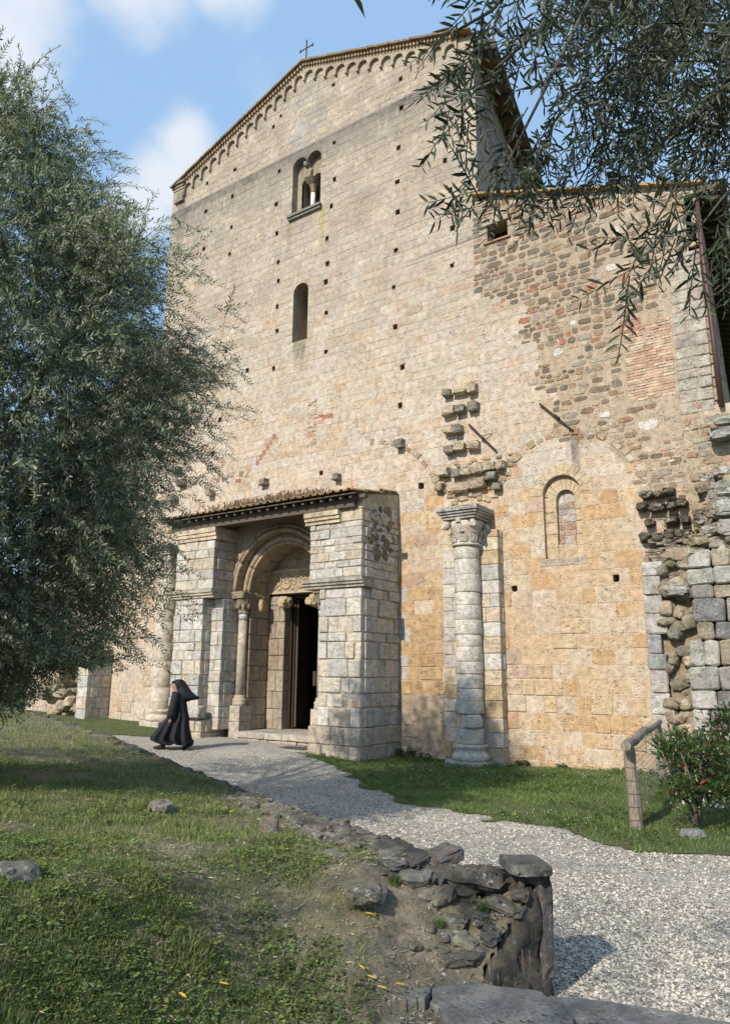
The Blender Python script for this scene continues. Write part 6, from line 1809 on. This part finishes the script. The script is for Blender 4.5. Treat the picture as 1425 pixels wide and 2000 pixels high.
# gravel
x, y = sample_view(130000, 3.6, 18, -.3, .62, 1.8)
k = ~np_in_poly(x, y, MOUND) & ~np_in_poly(x + (vnoise(x, y, 2.5) - .5) * .5 + .08, y + .1, LAWN); d, h = wall_near(x, y); k &= (d > .02)
dusty = sm(fb(x, y, .9), .50, .66); k &= NR.random(len(x)) > dusty * .75
x, y = x[k], y[k]; n = len(x)
S = NR.uniform(.009, .027, (n, 1)) * np.array([[1.15, .85, .6]]) * NR.uniform(.7, 1.25, (n, 3)) * (1 + .02 * y[:, None]) * 1.15
tag(scatter('gravel', OV, OF[:4], np.stack([x, y, Gz(x, y) + .003], 1), rd(n), S, np.array([[.51, .455, .375]]) * NR.uniform(.35, 1.4, (n, 1)), MT['pebble']), 'pale grey gravel covering the path up to the church', 'gravel', kind='stuff')

# lawn grass
def lawn_grass(poly, n, x0, x1, y0, y1, label, name):
    x = NR.uniform(x0, x1, n); y = NR.uniform(y0, y1, n)
    sp_ = NR.normal(0, 1, (2, n)) * np.where(NR.random(n) < .3, .16, .04)
    k = np_in_poly(x + (vnoise(x, y, 2.5) - .5) * .5 + sp_[0], y + (vnoise(y, x, 2.5) - .5) * .5 + sp_[1], poly); x, y = x[k], y[k]
    hh = NR.uniform(.02, .06, len(x)) * (.5 + 1.1 * fb(x, y, 1.4))
    c = np.array([[0.165, 0.26, 0.065]]) * NR.uniform(.45, 1.5, (len(x), 1)); q = NR.random((len(x), 1)); c = np.where(q < .2, np.array([[.22, .25, .08]]), c)
    return blades(name, x, y, lambda a, b: Gz(a, b) + .006, hh, c, label, 'grass', .9, .12)


lawn_grass(LAWN, 190000, -2, 8, 7.8, 20.6, 'green grass along the foot of the church wall, right of the porch', 'lawn_grass')
lawn_grass(LAWN_L, 30000, -14, -5.4, 20.2, 29, 'strip of green grass at the foot of the wall left of the porch', 'lawn_grass')
x = NR.uniform(-1, 6.5, 9000); y = NR.uniform(9, 19.5, 9000); k = np_in_poly(x, y, LAWN) & (fb(x, y, 1.3) > .48); x, y = x[k], y[k]
herbs('lawn_clover', x, y, lambda a, b: Gz(a, b) + .03, NR.uniform(.03, .055, len(x)), np.array([[0.05, 0.11, 0.02]]), 'clover leaves in the grass along the church wall', 'weeds')
x = NR.uniform(0, 5.5, 700); y = NR.uniform(9.5, 17, 700); k = np_in_poly(x, y, LAWN) & (fb(x, y, .8) > .5); x, y = x[k], y[k]; n = len(x)
tag(scatter('daisies', OV, OF, np.stack([x, y, Gz(x, y) + .085], 1), rd(n), np.full((n, 3), .016), np.full((n, 3), .7), MT['pebble']), 'tiny white daisies dotted through the grass by the wall', 'flowers', kind='stuff')
# leafy weeds at the wall foot
for (u, y_, s, lab) in ((-5.2, -.18, .34, 'dark leafy weed in the corner between porch and wall'), (-4.55, -.35, .22, 'low leafy weed at the wall just left of the column'), (-2.2, -.15, .22, 'small round-leaved weed at the wall right of the column'), (-1.3, -.12, .16, 'little weed at the foot of the ochre wall'), (.1, -.12, .15, 'little weed by the wall near the wooden rail')):
    w_ = W(u, y_); n = 120
    t = empty('weed', (w_[0], w_[1], float(Gz(w_[0], w_[1])) + .02)); tag(t, lab, 'weed', 'weeds at the wall foot')
    a = NR.uniform(0, 2 * PI, n); r_ = s * np.sqrt(NR.random(n)) * .6
    P = np.stack([r_ * np.cos(a), r_ * np.sin(a), NR.uniform(.02, s * .75, n) * (1 - r_ / s * .7)], 1); D = np.stack([np.cos(a), np.sin(a), NR.uniform(-.2, .6, n)], 1)
    tag(scatter('leaves', LEAF6_V, LEAF6_F, P, basis(D, np.tile([[0, 0, 1.0]], (n, 1)) + NR.normal(0, .4, (n, 3))), NR.uniform(.7, 1.2, (n, 1)) * np.array([[s * .25, s * .17, s * .25]]), np.array([[0.035, 0.08, 0.02]]) * NR.uniform(.6, 1.5, (n, 1)), MT['leaf'], t), kind='stuff')
# grass tufts at the wall
for (px, py, s, lab) in ((640, 1640, .20, 'long grass tuft rooted behind the wall, beside the flat pale stone'), (770, 1720, .17, 'bright grass tuft on the earth near the wall'), (800, 1735, .12, 'low grass tuft just right of the bright one'), (700, 1690, .12, 'dark low tuft below the wall top'), (835, 1810, .10, 'small green tuft beside the lower wall stones'), (860, 1905, .07, 'small tuft at the left corner of the grey slab'), (950, 1900, .10, 'fern-like sprig in the joint under the wall end'), (770, 1880, .08, 'sparse tuft on bare earth left of the slab')):
    x0, y0, z0 = pix_ground(px, py); n = 150
    r_ = s * .5 * NR.random(n); a = NR.uniform(0, 2 * PI, n)
    t = blades('grass_tuft', x0 + r_ * np.cos(a), y0 + r_ * np.sin(a), lambda q, w: np.full(len(q), z0), NR.uniform(.5, 1, n) * s, np.array([[0.075, 0.125, 0.03]]) * NR.uniform(.6, 1.6, (n, 1)), lab, 'grass tuft', 1.0, .05, 'tufts near the wall')
# fallen yellow leaves
for (px, py, rot) in ((345, 1918, .6), (715, 1968, .5), (735, 1975, .3), (432, 1790, .1), (1400, 1000, 0), (770, 1965, .0), (350, 1928, .7), (712, 1725, .2), (700, 1960, 1.0)):
    if py < 1100: continue
    x0, y0, z0 = pix_ground(px, py); mb = MB(); mb.add([tuple(np.array(v) * np.array([.062, .016, .03])) for v in LEAF6_V], LEAF6_F, (0.62, 0.36, 0.03)); o = mb.obj('fallen_leaf', MT['dry']); o.location = (x0, y0, z0 + .03); o.rotation_euler = (.2, .1, -rot)
    tag(o, {345: 'yellow fallen leaf, largest, lying on grass in the lower left', 350: 'yellow leaf end touching the largest one in the lower left grass', 715: 'yellow leaf on bare earth left of the grey slab, middle one of a trail', 735: 'yellow leaf just right of the middle one of the trail by the slab', 432: 'small yellow leaf alone in the middle of the mound grass', 770: 'yellow leaf nearest to the grey slab on bare earth', 712: 'yellow leaf on earth close below the flat stone by the wall', 700: 'yellow leaf at the left end of the trail by the slab'}[px], 'leaf', 'yellow fallen leaves')

# ------------------------------------------------------------------ wooden rail with wire mesh
fn = empty('wooden_fence', (3.51, 10.03, 0)); tag(fn, 'rough grey wooden post and rail with wire netting beside the shrub', 'fence')
PB = np.array([5.60, 14.35]); PA = np.array([3.51, 10.03]); HP = 1.0
def lp(x, y, z): return (x - 3.51, y - 10.03, z)
mb = MB(); tube(mb, [lp(3.53, 10.03, -.2), lp(3.52, 10.03, .4), lp(3.50, 10.03, .8), lp(3.49, 10.02, HP + .0)], [.085, .080, .078, .074], 9); mb.obj('post', MT['post'], fn)
mb = MB(); tube(mb, [lp(*PB, -.2), lp(*PB, .6), lp(PB[0] - .03, PB[1], HP + .05)], [.07, .068, .062], 10); mb.obj('post', MT['post'], fn)
mb = MB(); tube(mb, [lp(3.36, 9.76, HP + .05), lp(3.50, 10.04, HP + .055), lp(3.85, 10.8, HP + .02), lp(4.28, 11.6, HP + .10), lp(4.72, 12.5, HP + .06), lp(5.15, 13.4, HP + .05), lp(5.62, 14.4, HP + .05), lp(5.72, 14.6, HP + .06)], [.066, .066, .060, .062, .052, .05, .048, .045], 10); mb.obj('rail', MT['post'], fn)
mb = MB()
def along(t, z): p = PA + (PB - PA) * t; return lp(p[0] + .01, p[1], z)
for k in range(15): z = .06 + k * .078; tube(mb, [along(0, z), along(.5, z + R.uniform(-.01, .01)), along(1, z)], .0028, 3)
for k in range(30): t = k / 29; tube(mb, [along(t, .05), along(t, HP + .03)], .0028, 3)
mb.obj('wire_netting', MT['wire'], fn)
mb = MB()
for k in range(7): z = .12 + k * .16; tube(mb, [(.09 * math.cos(a) , .09 * math.sin(a), z) for a in [2 * PI * i / 10 for i in range(11)]], .003, 3)
mb.obj('tie_wire', MT['wire'], fn)

# ------------------------------------------------------------------ shrubs by the rail
def shrub(loc, w, h, n, label, redf, dark=1.0, parts=300, leaf=.055):
    t = empty('shrub', loc); tag(t, label, 'shrub')
    for k in range(7):
        a = R.uniform(0, 2 * PI); rr = R.uniform(.1, .45) * w
        mb = MB(); tube(mb, [(R.uniform(-.03, .03), R.uniform(-.03, .03), -.1), (rr * .25 * math.cos(a), rr * .25 * math.sin(a), h * .25), (rr * .7 * math.cos(a + .2), rr * .7 * math.sin(a + .2), h * .55), (rr * math.cos(a), rr * math.sin(a), h * .85)], [.028, .022, .014, .006], 6, (.2, .16, .12)); mb.obj('stem', MT['bark'], t, True)
    c0 = []
    for k in range(46):
        a = NR.uniform(0, 2 * PI); u = NR.uniform(0.0, 1); rr = w * .5 * math.sqrt(max(.05, 1 - (2 * u - .9) ** 2 * .8)) * NR.uniform(.35, 1.0)
        c0.append((rr * math.cos(a), rr * math.sin(a), h * (.28 + .72 * u)))
    P, D, U3, S, C = [], [], [], [], []
    for i in range(n):
        c = np.array(c0[NR.integers(len(c0))]); p = c + NR.normal(0, 1, 3) * np.array([.10, .10, .07]); 
        P.append(p + np.array(loc)); d = (p - c) + np.array([0, 0, .10]) + NR.normal(0, .05, 3); D.append(d); U3.append(NR.normal(0, .5, 3) + np.array([0, 0, 1]))
        s = leaf * NR.uniform(.6, 1.25); S.append((s, s * .42, s))
        young = NR.random() < redf and p[2] > h * .3
        C.append((np.array([0.20, 0.014, 0.018]) if young else np.array([0.036, 0.066, 0.018]) * (2.0 if NR.random() < .12 else 1)) * NR.uniform(.55, 1.4) * dark)
    plant_leaves(t, np.array(P), np.array(D), np.array(U3), np.array(S), np.array(C), MT['leaf'], parts, LEAF6_V, LEAF6_F)
    return t


shrub((4.34, 10.05, .0), 1.05, 1.15, 2200, 'bushy shrub with dark green and red young leaves beside the wooden rail', .07, leaf=.09)
shrub((5.35, 10.9, .0), .85, 1.45, 1500, 'darker upright green shrub at the right edge behind the red-leaved one', .03, .7, 100, leaf=.085)

# ------------------------------------------------------------------ the nun
NG = float(Gz(-4.4, 18.0)) + .01
nun = empty('person', (-4.42, 18.02, NG)); nun.rotation_euler = (0, 0, PI + math.radians(6))
tag(nun, 'person in a black habit and wind-blown black veil walking left past the porch', 'person')
# local: x forward (to the left of the picture), z up
K_ = .0011
def hx(cx): return -(cx - 740) * K_
def hz(cy): return (1822 - cy) * K_
import bpy
def skin_body():
    V = []; Eg = []; Rd = []
    def add(p, r, par=None):
        V.append(p); Rd.append(r); i = len(V) - 1
        if par is not None: Eg.append((par, i))
        return i
    pel = add((.02, 0, .86), .13)
    chest = add((.06, 0, 1.18), .13, pel); neck = add((.08, 0, 1.34), .055, chest); hd0 = add((.095, 0, 1.42), .075, neck); hd1 = add((.105, 0, 1.50), .085, hd0); add((.10, 0, 1.56), .06, hd1)
    add((.185, 0, 1.455), .018, hd1)
    for s in (-1, 1):
        hip = add((.02, .09 * s, .80), .09, pel)
        if s > 0: kn = add((.24, .09, .46), .065, hip); an = add((.28, .09, .10), .04, kn); ft = add((.40, .09, .05), .035, an); add((.47, .09, .04), .03, ft)
        else: kn = add((-.08, -.09, .44), .065, hip); an = add((-.36, -.09, .14), .04, kn); ft = add((-.27, -.09, .05), .035, an); add((-.20, -.09, .035), .03, ft)
        sh = add((.05, .17 * s, 1.27), .06, chest)
        fx = .05 if s > 0 else .02
        el = add((fx, .21 * s, 1.0), .042, sh); wr = add((.12 if s > 0 else -.05, .22 * s, .72), .024, el); pa = add((.125 if s > 0 else -.06, .215 * s, .665), .028, wr)
        for k, (dx, L_) in enumerate(((.022, .062), (.008, .072), (-.006, .066), (-.018, .052))):
            f1 = add((V[pa][0] + dx, V[pa][1], V[pa][2] - .035), .008, pa); f2 = add((V[pa][0] + dx * 1.1 + .004, V[pa][1] - .006 * s, V[pa][2] - .035 - L_ * .6), .0075, f1); add((V[pa][0] + dx + .014, V[pa][1] - .016 * s, V[pa][2] - .035 - L_), .006, f2)
        t1 = add((V[pa][0] + .036, V[pa][1], V[pa][2] - .002), .009, pa); add((V[pa][0] + .05, V[pa][1] - .008 * s, V[pa][2] - .038), .007, t1)
    me = bpy.data.meshes.new('body'); me.from_pydata(V, Eg, []); me.materials.append(MT['skin'])
    o = bpy.data.objects.new('body', me); COL.objects.link(o); o.parent = nun
    md = o.modifiers.new('skin', 'SKIN')
    for i, sv in enumerate(me.skin_vertices[0].data): sv.radius = (Rd[i], Rd[i]); sv.use_root = (i == 0)
    md.use_smooth_shade = True
    ss = o.modifiers.new('sub', 'SUBSURF'); ss.levels = 1; ss.render_levels = 2
    return o


skin_body()
def loft(name, levels, mat, n=40, fold=0.0, kfold=7, taper=0.0, smooth=True, ph=0.0):
    """levels: (z, x_front, x_back, half width)"""
    mb = MB(); vs_ = []; fs_ = []
    for li, (z, xf, xb, hw) in enumerate(levels):
        cx = (xf + xb) / 2; a = (xf - xb) / 2
        fo = fold * max(0, (levels[0][0] - z) / (levels[0][0] - levels[-1][0])) ** 1.5
        for i in range(n):
            t = 2 * PI * i / n; w = 1 + fo * math.sin(kfold * t + ph + li * .10) * abs(math.sin(t)) + fo * .4 * math.sin(3.3 * t + 1 + ph)
            c, s = math.cos(t), math.sin(t)
            tp = 1 - taper * max(0, -c)
            vs_.append((cx + a * c * (1 + (w - 1) * .25), hw * s * w * tp, z + .012 * math.sin(5 * t + ph) * fo * 4))
    m_ = len(levels)
    for k in range(m_ - 1):
        for i in range(n): j = (i + 1) % n; fs_.append((k * n + i, (k + 1) * n + i, (k + 1) * n + j, k * n + j))
    fs_.append(tuple(range(n)))
    if name != 'habit': fs_.append(tuple(reversed(range((m_ - 1) * n, m_ * n))))
    mb.add(vs_, fs_); return mb.obj(name, mat, nun, smooth)


def lv(cy, f, b, hw): return (hz(cy), hx(f), hx(b), hw)


loft('habit', [lv(610, 690, 800, .05), lv(640, 675, 850, .10), lv(690, 645, 880, .17), lv(760, 600, 900, .20), lv(830, 570, 915, .20), lv(950, 550, 940, .19), lv(1050, 538, 960, .19), lv(1150, 522, 995, .20), lv(1200, 495, 1000, .21), lv(1300, 415, 1006, .24), lv(1400, 345, 1025, .27), lv(1500, 272, 1055, .29), lv(1580, 215, 1078, .30), lv(1640, 215, 1090, .31), lv(1690, 330, 1095, .30), lv(1722, 470, 1060, .29)], MT['cloth'], 72, .42, 11)
loft('veil', [lv(362, 700, 775, .03), lv(375, 655, 815, .06), lv(400, 632, 850, .085), lv(450, 622, 885, .10), lv(490, 640, 925, .105), lv(520, 690, 945, .105), lv(560, 712, 968, .11), lv(610, 700, 1005, .14), lv(660, 728, 1062, .17), lv(710, 745, 1130, .18), lv(745, 752, 1192, .17), lv(780, 762, 1180, .15), lv(805, 768, 1020, .13), lv(835, 775, 935, .10)], MT['cloth'], 40, .18, 6, taper=.78)
for s in (-1, 1):
    mb = MB()
    if s > 0: tube(mb, [(.05, .16, 1.30), (.06, .20, 1.15), (.075, .225, .98), (.11, .235, .80), (.125, .235, .72)], [.085, .095, .10, .095, .085], 14)
    else: tube(mb, [(.05, -.16, 1.30), (.02, -.20, 1.15), (.0, -.225, .98), (-.03, -.235, .80), (-.05, -.235, .72)], [.085, .095, .10, .09, .08], 14)
    mb.obj('sleeve', MT['cloth'], nun, True)
for (x, y, z, rt) in ((.36, .09, .045, 0.0), (-.27, -.09, .06, -.42)):
    mb = MB(); rock(mb, (x, y, z), (.145, .048, .042), tilt=(0, -rt), box=.8, amp=.03, sub=3); rock(mb, (x - .08, y, z + .045 + (.05 if rt else 0)), (.06, .046, .06), box=.9, amp=.02); mb.obj('shoe', MT['leather'], nun, True)
for s in (-1, 1):
    mb = MB(); rock(mb, (.172, .028 * s, 1.485), (.009, .011, .007), amp=0, box=1, sub=1, col=(.02, .02, .02)); mb.obj('eye', MT['leather'], nun)
mb = MB(); rock(mb, (.182, 0, 1.425), (.008, .022, .006), amp=0, box=1, sub=1); mb.obj('mouth', MT['redwood'], nun)
mb = MB(); rock(mb, (.135, 0, 1.53), (.05, .075, .045), amp=0, box=1, sub=2); mb.obj('coif', MT['cloth'], nun, True)

# fix any face winding left over from hand-written quads
for o in list(scene.objects):
    if o.type == 'MESH' and len(o.data.polygons) < 60000 and o.name.split('.')[0] in ('two_light_window', 'slit_window'): o.data.update()
